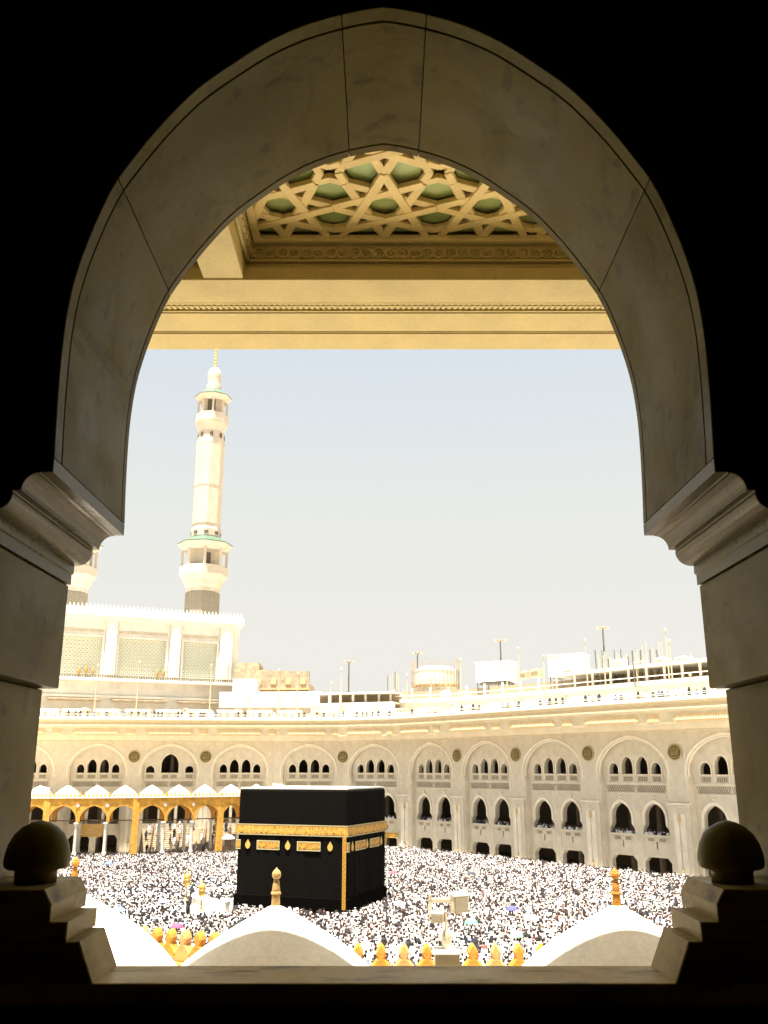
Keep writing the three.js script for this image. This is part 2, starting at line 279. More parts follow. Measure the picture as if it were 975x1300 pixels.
{
  const zn = 4.55;
  mesh('sill', rbx(3.86, .09, .395, 0, EYE - .985, -(zn + .1975), .01), M.sillStone, balustrade);
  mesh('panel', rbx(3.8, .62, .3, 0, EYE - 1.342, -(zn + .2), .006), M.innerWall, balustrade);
  for (const s of [-1, 1]) {
    const blk = (name, pts, d, z0, m) => { const p = pts.map(([x, h]) => [s * x, EYE + h]); if (s < 0) p.reverse(); return mesh(name, ext(shape(p), d, -(z0 + d), .006), m, balustrade); };
    blk('step_block', [[1.326, -.939], [1.93, -.939], [1.93, -.765], [1.402, -.765]], .40, zn - .004, M.stepStone);
    blk('step_block', [[1.462, -.7645], [1.93, -.7645], [1.93, -.681], [1.462, -.681]], .455, zn - .008, M.stepStone);
    blk('step_block', [[1.543, -.6805], [1.93, -.6805], [1.93, -.54], [1.583, -.54], [1.543, -.605]], .53, zn - .012, M.stepStone);
    const b = mesh('ball_finial', lathe([[0, .293], [.012, .29], [.045, .281], [.085, .26], [.12, .226], [.143, .182], [.155, .135], [.158, .1], [.153, .076], [.14, .066], [.104, .064], [.1, .05], [.1, 0], [0, 0]].map(([x, y]) => [x, y]), 36), M.marble, balustrade);
    b.position.set(s * 1.722, EYE - .54, -4.8);
  }
}

// ------------------------------------------------------------------ the gallery building round the camera, and its porch
const shell = thing('gallery_building', 'dark gallery building behind the archway with porch beams and columns', 'building');
{
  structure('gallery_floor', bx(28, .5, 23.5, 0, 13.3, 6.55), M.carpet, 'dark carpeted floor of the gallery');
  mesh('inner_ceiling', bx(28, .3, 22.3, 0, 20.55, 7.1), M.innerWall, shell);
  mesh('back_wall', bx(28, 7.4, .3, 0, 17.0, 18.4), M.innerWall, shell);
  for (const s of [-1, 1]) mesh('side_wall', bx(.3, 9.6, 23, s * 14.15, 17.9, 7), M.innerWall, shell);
  for (const s of [-1, 1]) { mesh('added_light_baffle', bx(.5, 9.4, 6.6, s * 6.9, 17.8, -8.55), M.creamPlain, shell); mesh('added_bounce_panel', bx(4.6, 9.2, .04, s * 4.3, 18.0, -5.22), M.creamPlain, shell); }  // unseen side walls added to block light, unseen cream panels to bounce it
  mesh('added_bounce_panel', bx(4, 3.3, .04, 0, EYE + 6.06, -5.221), M.creamPlain, shell); mesh('added_bounce_ledge', bx(28, .3, 3.2, 0, 13.15, -7.0), M.white, shell);  // unseen panel and ledge added to bounce light towards the near domes
  mesh('lower_wall', bx(28.6, 13, .6, 0, 6.5, -8.9), M.creamPlain, shell);
  mesh('roof_slab', bx(29, .5, 31.6, 0, 24.0, 2.9), M.white, shell);
  const zf = 13.5, hs = 6.58;
  mesh('outer_beam', bx(28.4, 2.0, 1.86, 0, EYE + hs + 1.12, -12.52), M.soffit, shell);
  for (const [y0, y1, z] of [[8.0, 8.35, 13.62], [8.36, 8.7, 13.76], [8.71, 9.06, 13.95]]) mesh('cornice_moulding', bx(28.8, y1 - y0, z - 13.3, 0, EYE + (y0 + y1) / 2, -(13.3 + z) / 2), M.soffit, shell);
  for (const s of [-1, 1]) for (const [x] of [[6.9], [12.6]]) { const c = mesh('porch_column', lathe([[0, 0], [.55, 0], [.55, .35], [.42, .5], [.38, .8], [.36, 6.6], [.45, 6.9], [.5, 7.2], [.62, 7.4], [.62, 8.2], [0, 8.2]], 24), M.soffit, shell); c.position.set(s * x, 13.56, -12.4); const p = mesh('pier', bx(1.3, 13.5, 1.2, s * x, 6.75, -12.4), M.creamPlain, shell); }
}
const porch = thing('porch_ceiling', 'yellow beige coffered porch ceiling with interlaced star strapwork and pale green panels', 'ceiling');
{
  const hs = EYE + 6.58, hc = EYE + 7.3, X0 = -1.86, X1 = 3.26, ZA = 7.0, ZB = 11.33;
  mesh('ceiling_slab', bx(28, .25, 6.3, 0, hc + .325, -8.4), M.coffer, porch);
  // beam underside: three boards, a pearl strip and a double reed
  for (const [a, b, d] of [[11.42, 11.955, 0], [12.285, 12.845, .004], [12.945, 13.5, .002]]) mesh('soffit_board', rbx(28.2, .1, b - a, 0, hs + .05 + d, -(a + b) / 2, .008), M.soffit, porch);
  mesh('reed', rbx(28.2, .09, .028, 0, hs + .06, -12.87, .01), M.soffit, porch); mesh('reed', rbx(28.2, .09, .028, 0, hs + .06, -12.92, .01), M.soffit, porch);
  const strip = mesh('bead_moulding', merge([rbx(28.2, .09, .07, 0, hs + .05, -12.0, .02), rbx(28.2, .09, .05, 0, hs + .055, -12.245, .015), rbx(28.2, .07, .13, 0, hs + .07, -12.12, .01)]), M.soffit, porch);
  const beads = []; for (let x = -6; x < 6; x += .085) beads.push(bx(.05, .035, .1, x, hs + .03, -12.12));
  mesh('bead', merge(beads), M.soffit, strip).userData.kind = 'stuff';
  // far side of the coffer: fascia, fillet, scroll frieze
  mesh('fascia', rbx(28, .2, .14, 0, hs + .092, -11.36, .012), M.soffit, porch);
  mesh('fillet', rbx(28, .05, .1, 0, hs + .225, -11.40, .012), M.soffit, porch);
  mesh('frieze_board', bx(28, .56, .1, 0, hs + .52, -11.50), M.soffit, porch);
  mesh('fillet', rbx(28, .045, .1, 0, hs + .36, -11.43, .012), M.soffit, porch); mesh('fillet', rbx(28, .05, .12, 0, hs + .655, -11.41, .012), M.soffit, porch);
  const scroll = (n, L) => { const l = []; for (let i = 0; i < n; i++) { const x = -L / 2 + L * (i + .5) / n; l.push(new THREE.TorusGeometry(.082, .026, 5, 14).translate(x, 0, 0)); const s = []; for (let k = 0; k <= 8; k++) { const a = k / 8 * 4.6 + (i % 2) * Math.PI; const r = .06 * (1 - k / 10); s.push(V3(x + r * Math.cos(a), r * Math.sin(a), .004)); } l.push(tube(s, .02, 10, 4)); l.push(bx(.02, .18, .04, x + L / n / 2, 0, 0)); } return merge(l.map((g) => boxUV(g))); };
  const fr = mesh('scroll_frieze', scroll(32, 32 * .172), M.soffit, porch); fr.position.set(.7, hs + .505, -11.435); fr.userData.kind = 'stuff';
  // cross beams running out from the arch wall
  for (const c of [-8.27, -2.245, 3.78, 9.8]) {
    mesh('cross_beam', rbx(.56, .5, 6.19, c, hs + .262, -8.3, .015), M.soffit, porch);
    mesh('cross_beam_cap', rbx(.7, .4, 6.17, c, hs + .62, -8.3, .015), M.soffit, porch);
    for (const s of [-1, 1]) { mesh('fillet', rbx(.05, .05, 6.15, c + s * .31, hs + .36, -8.3, .012), M.soffit, porch); }
    const f2 = mesh('scroll_frieze', scroll(24, 24 * .172), M.soffit, porch); f2.rotation.y = Math.PI / 2; f2.position.set(c + .355, hs + .52, -9.3); f2.userData.kind = 'stuff';
  }
  // strapwork: chords of eight-point stars over a square lattice, 1.4 m apart
  const P = 1.4, z0 = 10.62, clip = (a, b) => { let t0 = 0, t1 = 1; const d = [b[0] - a[0], b[1] - a[1]]; for (const [p, q] of [[-d[0], a[0] - X0], [d[0], X1 - a[0]], [-d[1], a[1] - ZA], [d[1], ZB - a[1]]]) { if (Math.abs(p) < 1e-9) { if (q < 0) return null; continue; } const r = q / p; if (p < 0) t0 = Math.max(t0, r); else t1 = Math.min(t1, r); } return t1 - t0 < .04 ? null : [[a[0] + d[0] * t0, a[1] + d[1] * t0], [a[0] + d[0] * t1, a[1] + d[1] * t1]]; };
  let kk = 0;
  const strap = (a, b, w, lvl) => {
    const s = clip(a, b); if (!s) return; const [p, q] = s, L = Math.hypot(q[0] - p[0], q[1] - p[1]);
    const m = mesh('strap', rbx(L + .03, .075, w, 0, 0, 0, .012, 1), kk++ % 3 ? M.strap : M.strapB, porch);
    m.position.set((p[0] + q[0]) / 2, hc - .02 + lvl, -(p[1] + q[1]) / 2); m.rotation.y = Math.atan2(q[1] - p[1], q[0] - p[0]);
  };
  const r = P / 2, ang = (k) => [r * Math.cos(k * Math.PI / 4), r * Math.sin(k * Math.PI / 4)];
  const panel = (pts, cx, cz, mat, y) => { if (pts.every(([x, z]) => cx + x < X0 || cx + x > X1 || cz + z > ZB + .05 || cz + z < ZA)) return; const q = pts.map(([x, z]) => [Math.min(X1, Math.max(X0, cx + x)), Math.min(ZB, Math.max(ZA, cz + z))]); const g = ext(shape(q), .03, 0).rotateX(-Math.PI / 2); const m = mesh('glazed_panel', boxUV(g), mat, porch); m.position.y = y; };
  for (let i = -2; i <= 3; i++) for (let j = -3; j <= 1; j++) {
    const cx = i * P, cz = z0 + j * P;
    for (let k = 0; k < 8; k++) { const a = ang(k), b = ang(k + 3); strap([cx + a[0], cz + a[1]], [cx + b[0], cz + b[1]], .125, (k * 3 % 8) * .004 + (((i + j) & 1) ? .002 : 0)); }
    // corner square: short rays that close the small four-point star
    const h = P / 2 * Math.tan(Math.PI / 8);
    for (let k = 0; k < 4; k++) for (const s of [-1, 1]) {
      const t = k * Math.PI / 2 + Math.PI / 4, rot = (x, y) => [cx + r + x * Math.cos(t) - y * Math.sin(t), cz + r + x * Math.sin(t) + y * Math.cos(t)];
      strap(rot(h, 0), rot(h - .222 * .924, s * .222 * .383), .11, .034 + k * .004 + (s > 0 ? .002 : 0));
    }
    // green star in the middle, green petals between stars
    const star = []; for (let k = 0; k < 16; k++) { const q = k % 2 ? .2 : .262, a = k * Math.PI / 8; star.push([q * Math.cos(a), q * Math.sin(a)]); }
    panel(star, cx, cz, M.greenPanel, hc + .075);
    for (const [px, pz, turn] of [[r, .29, 0], [r, -.29, Math.PI], [.29, r, -Math.PI / 2], [-.29, r, Math.PI / 2]]) {
      const hex = [[-.30, -.13], [0, -.245], [.30, -.13], [.17, .16], [0, .20], [-.17, .16]].map(([x, y]) => [x * Math.cos(turn) - y * Math.sin(turn), x * Math.sin(turn) + y * Math.cos(turn)]);
      panel(hex, cx + px, cz + pz, (i + j + (turn > 0)) & 1 ? M.greenPanel : M.greenPanelB, hc + .075);
    }
  }
  mesh('edge_strap', rbx(.11, .09, ZB - ZA, X0 + .05, hc - .03, -(ZA + ZB) / 2, .012), M.strap, porch);
  mesh('edge_strap', rbx(X1 - X0, .09, .07, (X0 + X1) / 2, hc - .035, -ZB - .02, .012), M.strap, porch);
}

// ------------------------------------------------------------------ orange stone arcades with white domes
const merlonPts = (w, h) => [[-.5, 0], [-.5, .1], [-.42, .19], [-.48, .27], [-.38, .37], [-.27, .46], [-.155, .57], [-.2, .64], [-.215, .74], [-.15, .86], [-.06, .95], [0, 1]].map(([x, y]) => [x * w, y * h]);
const merlonShape = (w, h) => { const l = merlonPts(w, h); return shape(l.concat(l.slice(0, -1).reverse().map(([x, y]) => [-x, y])).reverse()); };
const finialGeo = lathe([[0, 0], [.075, 0], [.068, .12], [.066, .155], [.05, .16], [.05, .166], [.082, .172], [.087, .19], [.082, .212], [.07, .222], [.055, .226], [.055, .232], [.069, .236], [.06, .31], [.047, .40], [.036, .405], [.036, .413], [.05, .418], [.072, .45], [.078, .485], [.07, .525], [.045, .555], [.02, .575], [.006, .6], [0, .602]], 20);
function arcade(a, centres, o) {
  // centres: [x, z(world), turn]; local +z is the courtyard side
  const { w, depth, spring = 7.0, apex = 9.25, top = 10.55, roof = 10.7, domeProf, wide } = o;
  const hw = w / 2 - .46, ap = archPts(0, hw, 6.55, spring, apex, 10, .2);
  const wallG = ext(shape([[-w / 2, 6.55], ...ap, [w / 2, 6.55], [w / 2, top], [-w / 2, top]]), .7, -.7, 0);
  const bandG = merge([bx(w - .01, .12, .14, 0, top - .1, .03), bx(w - .01, .07, .1, 0, top - .42, .02)]);
  const archRing = ring(archPts(0, hw + .02, 6.7, spring, apex + .02, 10, .2).map(([x, y]) => [x * 1.1, y + (y > 8 ? .18 : 0)]), archPts(0, hw, 6.7, spring, apex, 10, .2), .07, -.02);
  const colG = lathe([[0, 1.5], [.4, 1.5], [.4, 1.75], [.32, 1.9], [.28, 2.2], [.26, 5.9], [.32, 6.1], [.42, 6.4], [.46, 6.56], [0, 6.56]], 14), plG = rbx(.82, 1.52, .82, 0, .76, 0, .04);
  const tie = merge([bx(w - .4, .16, .12, 0, 6.9, -.35)]);
  const med = new THREE.TorusGeometry(.34, .07, 6, 18), medIn = new THREE.CylinderGeometry(.3, .3, .06, 18).rotateX(Math.PI / 2);
  const domeG = lathe(domeProf, 40), roofG = bx(w - .004, .24, depth + .4, 0, roof - .12, -depth / 2);
  const ml = o.merlon, n = Math.round(w / ml.step), mG = ext(merlonShape(ml.w, ml.h), ml.t, -ml.t / 2, ml.t * .12);
  const pierG = rbx(1.05, top + .08, .95, 0, top / 2 + .04, -.36, .03), backPierG = rbx(.8, 6.6, .8, 0, 3.3, 0, .03);
  centres.forEach(([x, z, turn, sx = 1], i) => {
    const put = (m, lx = 0, lz = 0, ly = 0) => { lx *= sx; if (m.name !== 'dome' && m.name !== 'merlon' && m.name !== 'medallion') m.scale.x = sx; m.position.set(x + lx * Math.cos(turn) + lz * Math.sin(turn), ly, z - lx * Math.sin(turn) + lz * Math.cos(turn)); m.rotation.y = turn; return m; };
    const wl = put(mesh('arch_wall', wallG, M.arcade, a)); mesh('arch_ring', archRing, M.arcadeB, wl); mesh('string_course', bandG, M.arcade, wl);
    put(mesh('arch_wall', wallG, M.arcadeB, a), 0, -depth + .72);
    put(mesh('roof_slab', roofG, M.white, a));
    if (o.shadeRoof?.(i)) put(mesh('added_shade_roof', bx(w - .004, .3, 13, 0, roof - .4, -depth - 6.6), M.tan, a));  // unseen roof added to shade the ground behind the arches
    const d = put(mesh('dome', domeG, M.dome, a), 0, -depth / 2 + (o.domeShift ?? 0), roof);
    if (o.finial) { const f = mesh('finial', finialGeo, o.finialMats[i % o.finialMats.length], d); f.position.y = domeProf[domeProf.length - 1][1] - .03; }
    else { const f = mesh('finial', lathe([[0, 0], [.09, 0], [.05, .12], [.09, .2], [.03, .3], [0, .5]], 8), M.gold, d); f.position.y = domeProf[domeProf.length - 1][1] - .06; f.scale.setScalar(.7); }
    put(mesh('tie_beam', tie, M.iron, a));
    const isPier = wide(i);
    if (isPier) { put(mesh('pier', pierG, M.arcade, a), -w / 2, 0); put(mesh('pier_base', rbx(1.15, 1.5, 1.05, 0, .75, -.36, .03), M.plinth, a), -w / 2, 0); }
    else { put(mesh('column', colG, M.column, a), -w / 2, -.36); put(mesh('column_base', plG, M.plinth, a), -w / 2, -.36); }
    put(mesh('column', colG, M.column, a), -w / 2, -depth + .36); put(mesh('column_base', plG, M.plinth, a), -w / 2, -depth + .36);
    if (!isPier) { const mm = put(mesh('medallion', boxUV(med), M.pinkStone, a), -w / 2, .03, 9.35); mesh('medallion_face', boxUV(medIn.clone()), M.column, mm); }
    if (ml.each) for (let k = 0; k < n; k++) { if (ml.skip?.(i, x + (-w / 2 + (k + .5) * w / n) * sx * Math.cos(turn))) continue; const q = put(mesh('merlon', mG, k % 3 === 1 ? M.pinkStone : M.orangeStone, a), -w / 2 + (k + .5) * w / n, -.12, ml.y); }
    else { const l = []; for (let k = 0; k < n; k++) l.push(mG.clone().translate(-w / 2 + (k + .5) * w / n, ml.y, -.15)); put(mesh('merlon_row', merge(l), M.arcade, a)).userData.kind = 'stuff'; }
    mesh('parapet', bx(w - .002, ml.y - top, .42, 0, (ml.y + top) / 2, -.14), M.arcade, wl);
  });
}
const nearDomeProf = [[2.52, 0], [2.5, .35], [2.4, .85], [2.2, 1.28], [1.98, 1.58], [1.72, 1.86], [1.45, 2.10], [1.17, 2.31], [.88, 2.495], [.6, 2.66], [.33, 2.81], [.12, 2.92], [0, 2.97]];
const nearW = at(783, 1147, 16.5).x - at(350, 1147, 16.5).x, near0 = at(350, 1147, 16.5).x;
{
  const a = thing('arcade', 'orange stone arcade with big white domes just below the archway sill', 'arcade');
  const l = []; for (let i = 3; i >= 0; i--) l.push([near0 + i * nearW, -19.3, Math.PI]);
  const dc = at(93, 1129, 18.5), tn = R(-24); l.push([dc.x + Math.sin(tn) * -2.8 * -1 * -1, dc.z - Math.cos(tn) * 2.8, Math.PI + tn, .82], [dc.x - 4.4 + Math.sin(tn) * 2.8, dc.z - 2.1 - Math.cos(tn) * 2.8, Math.PI + tn, .82]);
  const y = at(350, 1147, 16.5).y;                                        // crown of the domes
  arcade(a, l, { w: nearW, depth: 5.6, roof: y - 2.97, top: y - 3.12, spring: 6.9, apex: 9.0, domeProf: nearDomeProf, finial: true, finialMats: [M.orangeStone, M.orangeStone, M.orangeStone, M.finialStone, M.orangeStone, M.orangeStone], wide: (i) => i % 3 === 0, merlon: { step: .46, w: .45, h: .6, t: .24, y: y - 1.66, each: true, skip: (i, wx) => i === 3 && wx < -2.6 } });
}
{
  const a = thing('arcade', 'sunlit orange stone arcade with small white domes in front of the cream gallery', 'arcade');
  const c = [[-75, 157.6], [-35, 157.6], [4, 157.6], [43, 157.8], [80, 158.2], [119, 158.8], [156.5, 159.8], [193, 161.2], [229, 163], [264, 165.2], [298, 167.8], [331, 170.4], [363, 173]].map(([u, z]) => [at(u, 1030, z).x, z]);
  const l = c.map(([x, z], i) => { const p = c[Math.max(0, i - 1)], q = c[Math.min(c.length - 1, i + 1)]; return [x, -z, Math.atan2(q[1] - p[1], q[0] - p[0])]; });
  arcade(a, l, { w: 5.25, depth: 4.6, domeProf: [[2.2, 0], [2.12, .22], [1.82, .58], [1.4, .95], [.95, 1.27], [.5, 1.56], [.16, 1.74], [0, 1.8]], shadeRoof: (i) => i < 7, wide: (i) => i % 3 === 1, merlon: { step: .62, w: .42, h: .72, t: .3, y: 10.72 } });
}

// ------------------------------------------------------------------ the cream gallery round the far side of the courtyard
const HD = [6, 6, 6, 6, 8, 6, -2, -27, -49, -53, -52, -51, -50].map(R), BW = [13.5, 13.5, 13.5, 13.5, 13.5, 13.3, 13.4, 13.4, 13.8, 14.6, 15.2, 15.2, 15.2];
const plan = []; { let x = -2 - BW[7] / 2 * Math.cos(HD[7]), z = 180 - BW[7] / 2 * Math.sin(HD[7]); const v = [[x, z]]; for (let i = 7; i < 13; i++) { x += BW[i] * Math.cos(HD[i]); z += BW[i] * Math.sin(HD[i]); v.push([x, z]); } [x, z] = v[0]; for (let i = 6; i >= 0; i--) { x -= BW[i] * Math.cos(HD[i]); z -= BW[i] * Math.sin(HD[i]); v.unshift([x, z]); } plan.push(...v); }
const far = thing('gallery_building', 'long cream three storey gallery with arched windows curving round the far courtyard', 'building');
const WB = 14.45;                                                         // sill of the upper windows
{
  const bigArch = (d) => { const p = [[-5.2 - d, .0], [-5.2 - d, 13.2], [-5.42 - d, 14.1]], n = 14, hw = 5.5 + d, ya = 19.55 + d; for (let i = 0; i <= 2 * n; i++) { const a = i <= n ? i / n : (2 * n - i) / n, t = a * Math.PI / 2; p.push([(i <= n ? -1 : 1) * hw * Math.cos(t), 14.7 + (ya - 14.7) * (.84 * Math.sin(t) + .16 * a)]); } p.push([5.42 + d, 14.1], [5.2 + d, 13.2], [5.2 + d, 0]); return p; };
  const wallG = ext(shape([[-7, 0], ...bigArch(0), [7, 0], [7, 20.4], [-7, 20.4]]), .9, -.9, 0);
  const mouldG = merge([ring(bigArch(.42).slice(2, -2), bigArch(.1).slice(2, -2), .16, -.04, .04), ring(bigArch(.06).slice(2, -2), bigArch(-.16).slice(2, -2), .3, -.42, .04)]);
  const up = [[-3.4, .74, 16.05], [-1.2, .9, 16.95], [1.2, .9, 16.95], [3.4, .74, 16.05]], upB = [[-3.85, .82, 15.75], [0, 1.7, 17.95], [3.85, .82, 15.75]];
  const lowHole = (c, d = 0) => { const a = archPts(c, 1.56 + d, 7.7, 8.5, 10.42 + d * 1.3, 8, .3); return [[c - 2.02 - d * .6, 6.2 - (d ? .02 : 0)], [c - 1.98 - d * .6, 6.9], [c - 1.6 - d, 7.45], ...a, [c + 1.6 + d, 7.45], [c + 1.98 + d * .6, 6.9], [c + 2.02 + d * .6, 6.2 - (d ? .02 : 0)]]; };
  const ground = (c) => [[c - 2.05, .02], [c - 2.05, 2.55], [c - 1.45, 3.2], [c + 1.45, 3.2], [c + 2.05, 2.55], [c + 2.05, .02]];
  const slit = (c) => [[c - .11, 4.35], [c - .11, 5.25], [c + .11, 5.25], [c + .11, 4.35]];
  const variants = [[up, 0], [upB, 1], [up, 1]].map(([ws, open]) => {
    const wide = [[-4.7, 5.2], [-4.7, 9.2], [-3.9, 10.3], [3.9, 10.3], [4.7, 9.2], [4.7, 5.2]];
    const holes = ws.map(([c, h, ya]) => archPts(c, h, WB, WB + (ya - WB) * .42, ya, 8, .22)).concat(open ? [wide, ground(-2.65), ground(2.65)] : [-2.65, 2.65].flatMap((c) => [lowHole(c), ground(c), slit(c)]));
    return { panel: ext(shape([[-5.9, 0], [-5.9, 19.9], [5.9, 19.9], [5.9, 0]], holes), .9, -1.75), win: ws.map(([c, h, ya]) => ({ ring: ring(archPts(c, h + .2, WB - .02, WB + (ya - WB) * .42, ya + .24, 8, .22), archPts(c, h + .02, WB - .02, WB + (ya - WB) * .42, ya + .02, 8, .22), .14, -.87, .02), sill: rbx(h * 2 + .4, .14, .3, c, WB - .07, -.78, .02), frame: merge([bx(.07, 1.2, .1, c - h - .12, 13.75, -.8), bx(.07, 1.2, .1, c + h + .12, 13.75, -.8), bx(h * 2 + .3, .07, .1, c, 13.22, -.8)]), grille: h > 1.5 ? [[c - .85, 1.2], [c + .85, 1.2]] : [[c, h * 1.7]] })) };
  });
  const grilleG = (w, h, nx, ny) => { const l = [bx(w, h, .04, 0, 0, -.05)]; return merge(l); };
  const fretG = (w, h) => { const l = []; const n = Math.round(w / .2); for (let i = 0; i <= n; i++) l.push(bx(.045, h, .06, -w / 2 + i * w / n, 0, 0)); for (const y of [-.5, -.17, .17, .5]) l.push(bx(w + .045, .045, .05, 0, y * h, 0)); return merge(l); };
  const diamondG = (w, h) => { const l = []; const st = .3; for (let x = -w / 2; x < w / 2; x += st) for (const s of [-1, 1]) l.push(bar(V3(x, -h / 2, 0), V3(x + s * h * .45, h / 2, 0), .035, 4)); return merge(l); };
  const fret = fretG(1.0, .62), back = bx(1.08, .68, .05), diamonds = diamondG(4.1, .86), band = bx(4.5, 1.0, .06), vent = fretG(.85, .42), ventBack = bx(.9, .46, .05);
  const lowRing = [-2.65, 2.65].map((c) => ring(lowHole(c, .42).slice(2, -2), lowHole(c, .04).slice(2, -2), .2, -.9, .04));
  const boss = merge([-2.65, 2.65].map((c) => sph(.22, c, 11.25, -.8, 10)));
  const spPanel = (c) => merge([bx(4.3, .07, .1, c, 3.46, -.82), bx(.07, 2.4, .1, c - 2.15, 4.7, -.82), bx(.07, 2.4, .1, c + 2.15, 4.7, -.82), bx(4.3, .14, .3, c, 6.1, -.75)]);
  const pil = merge([rbx(3.1, 10.3, .3, 0, 5.15, .13, .03)]), pilStrip = merge([bx(.7, 8.6, .1, -.46, 4.9, .31), bx(.7, 8.6, .1, .46, 4.9, .31)]), pilCap = merge([rbx(3.3, .3, .46, 0, 10.5, .14, .04), ...Array.from({ length: 9 }, (_, i) => bx(.2, .25, .2, -1.36 + i * .34, 10.2, .34))]), pilMark = merge([bx(.42, 1.0, .08, 0, 8.6, .38), sph(.2, 0, 1.9, .36, 8)]);
  const relief = merge([bx(.12, 6.6, .1, -1.35, 14.2, .03), bx(.12, 6.6, .1, 1.35, 14.2, .03), bx(2.8, .12, .1, 0, 10.95, .03)]);
  const frLong = (() => { const p = [[-4.6, 0], [-4.2, .55], [4.2, .55], [4.6, 0], [4.2, -.55], [-4.2, -.55]]; return ext(shape(p.slice().reverse()), .06, 0); })();
  const frTeeth = (() => { const l = []; for (let i = 0; i < 22; i++) l.push(ext(shape([[-.16, -.3], [.16, -.3], [0, .32]]), .05, .05).translate(-3.9 + i * .372, 0, 0)); return merge(l); })();
  const frSmall = ext(shape([[-1.0, .5], [-.72, 0], [-1.0, -.5], [1.0, -.5], [.72, 0], [1.0, .5]]), .06, 0);
  const roundel = (() => { const l = []; const T = (p, r) => l.push(tube(p.map(([x, y]) => V3(x, y, .13)), r, 16, 5)); T([[.5, .55], [.52, .1], [.48, -.45]], .06); T([[.22, .35], [.24, 0], [.2, -.3], [.02, -.36], [-.04, -.3]], .055); T([[-.04, .4], [-.02, 0], [-.06, -.3], [-.28, -.36], [-.34, -.28]], .055); T([[-.34, -.28], [-.5, -.1], [-.42, .12], [-.26, .02], [-.36, -.3], [-.6, -.42]], .05); T([[.2, .62], [0, .52], [-.2, .64]], .045); T([[-.62, .3], [-.4, .45], [-.2, .35]], .045); T([[-.5, -.62], [0, -.72], [.5, -.6]], .05); return { face: boxUV(new THREE.CylinderGeometry(1.08, 1.08, .12, 32).rotateX(Math.PI / 2)), rim: boxUV(new THREE.TorusGeometry(1.04, .1, 6, 32)), text: merge(l) }; })();
  for (let i = 0; i < 13; i++) {
    const b = group('bay', far), cx = (plan[i][0] + plan[i + 1][0]) / 2, cz = (plan[i][1] + plan[i + 1][1]) / 2, open = i < 6, v = variants[i === 4 ? 1 : open ? 2 : 0];
    b.position.set(cx, 0, -cz); b.rotation.y = HD[i]; b.scale.x = BW[i] / 14;
    mesh('wall', wallG, M.cream, b); mesh('arch_moulding', mouldG, M.creamPlain, b); mesh('arched_panel', v.panel, M.cream, b);
    for (const w of v.win) {
      mesh('window_surround', w.ring, M.creamPlain, b); mesh('window_sill', w.sill, M.creamPlain, b); mesh('balcony_frame', w.frame, M.creamPlain, b);
      for (const [c, gw] of w.grille) { const k = mesh('balcony_grille', back, M.grille, b); k.position.set(c, 13.78, -.86); k.scale.x = gw / 1.1; const f = mesh('grille_fret', fret, M.creamCarved, b); f.position.set(c, 13.78, -.82); f.scale.x = gw / 1.1; }
    }
    for (const s of [-1, 1]) { const k = mesh('lattice_band', band, M.creamCarved, b); k.position.set(s * 2.4, 12.43, -.86); const d = mesh('lattice', diamonds, M.grille, b); d.position.set(s * 2.4, 12.43, -.83); }
    mesh('string_course', merge([bx(10.3, .14, .22, 0, 13.1, -.78), bx(10.3, .12, .2, 0, 11.78, -.78)]), M.creamPlain, b);
    if (!open) mesh('keystone_boss', boss, M.creamPlain, b);
    if (open) { mesh('balcony_rail', merge([bx(9.4, .12, .12, 0, 5.9, -.95), bx(9.4, .1, .1, 0, 5.5, -.95)]), M.grille, b); for (const x of [-1.6, 1.6]) mesh('gallery_column', cyl(.32, .32, 5.1, x, 7.75, -1.3, 14), M.creamPlain, b); }
    else [-2.65, 2.65].forEach((c, k) => {
      mesh('arch_surround', lowRing[k], M.creamPlain, b); mesh('balcony_panel', spPanel(c), M.creamPlain, b);
      for (const s of [-.85, .85]) { const q = mesh('vent', ventBack, M.grille, b); q.position.set(c + s, 5.55, -.85); const r = mesh('vent_fret', vent, M.creamCarved, b); r.position.set(c + s, 5.55, -.82); }
    });
    const p = (g, m, n) => { const q = mesh(n, g, m, b); q.position.x = 7; return q; };
    p(pil, M.cream, 'pilaster'); p(pilStrip, M.creamPlain, 'pilaster_strip'); p(pilCap, M.creamPlain, 'pilaster_cap'); p(pilMark, M.frieze, 'pilaster_ornament'); p(relief, M.creamPlain, 'relief_frame');
    const fz = group('frieze_ornament', far); fz.position.copy(b.position); fz.rotation.y = b.rotation.y; fz.scale.x = (BW[i] - 4.2 * (i > 5 && i < 9 ? .4 : .06)) / 14;
    for (const [g, m, n, x] of [[frLong, M.frieze, 'frieze_panel', 0], [frTeeth, M.entab, 'frieze_teeth', 0], [frSmall, M.frieze, 'frieze_tile', 6.7]]) { const q = mesh(n, g, m, fz); q.position.set(x, 21.9, 4.02); }
    if ([3, 4, 6, 8, 9, 10, 11].includes(i)) {
      const r = mesh('roundel', roundel.face, M.bronze, far); const n0 = [Math.sin((HD[i] + HD[i + 1]) / 2), Math.cos((HD[i] + HD[i + 1]) / 2)];
      r.position.set(plan[i + 1][0] + n0[0] * .16, 17.45, -plan[i + 1][1] + n0[1] * .16); r.rotation.y = (HD[i] + HD[i + 1]) / 2;
      mesh('rim', roundel.rim, M.bronzeLight, r); mesh('lettering', roundel.text, M.bronzeLight, r);
    }
  }
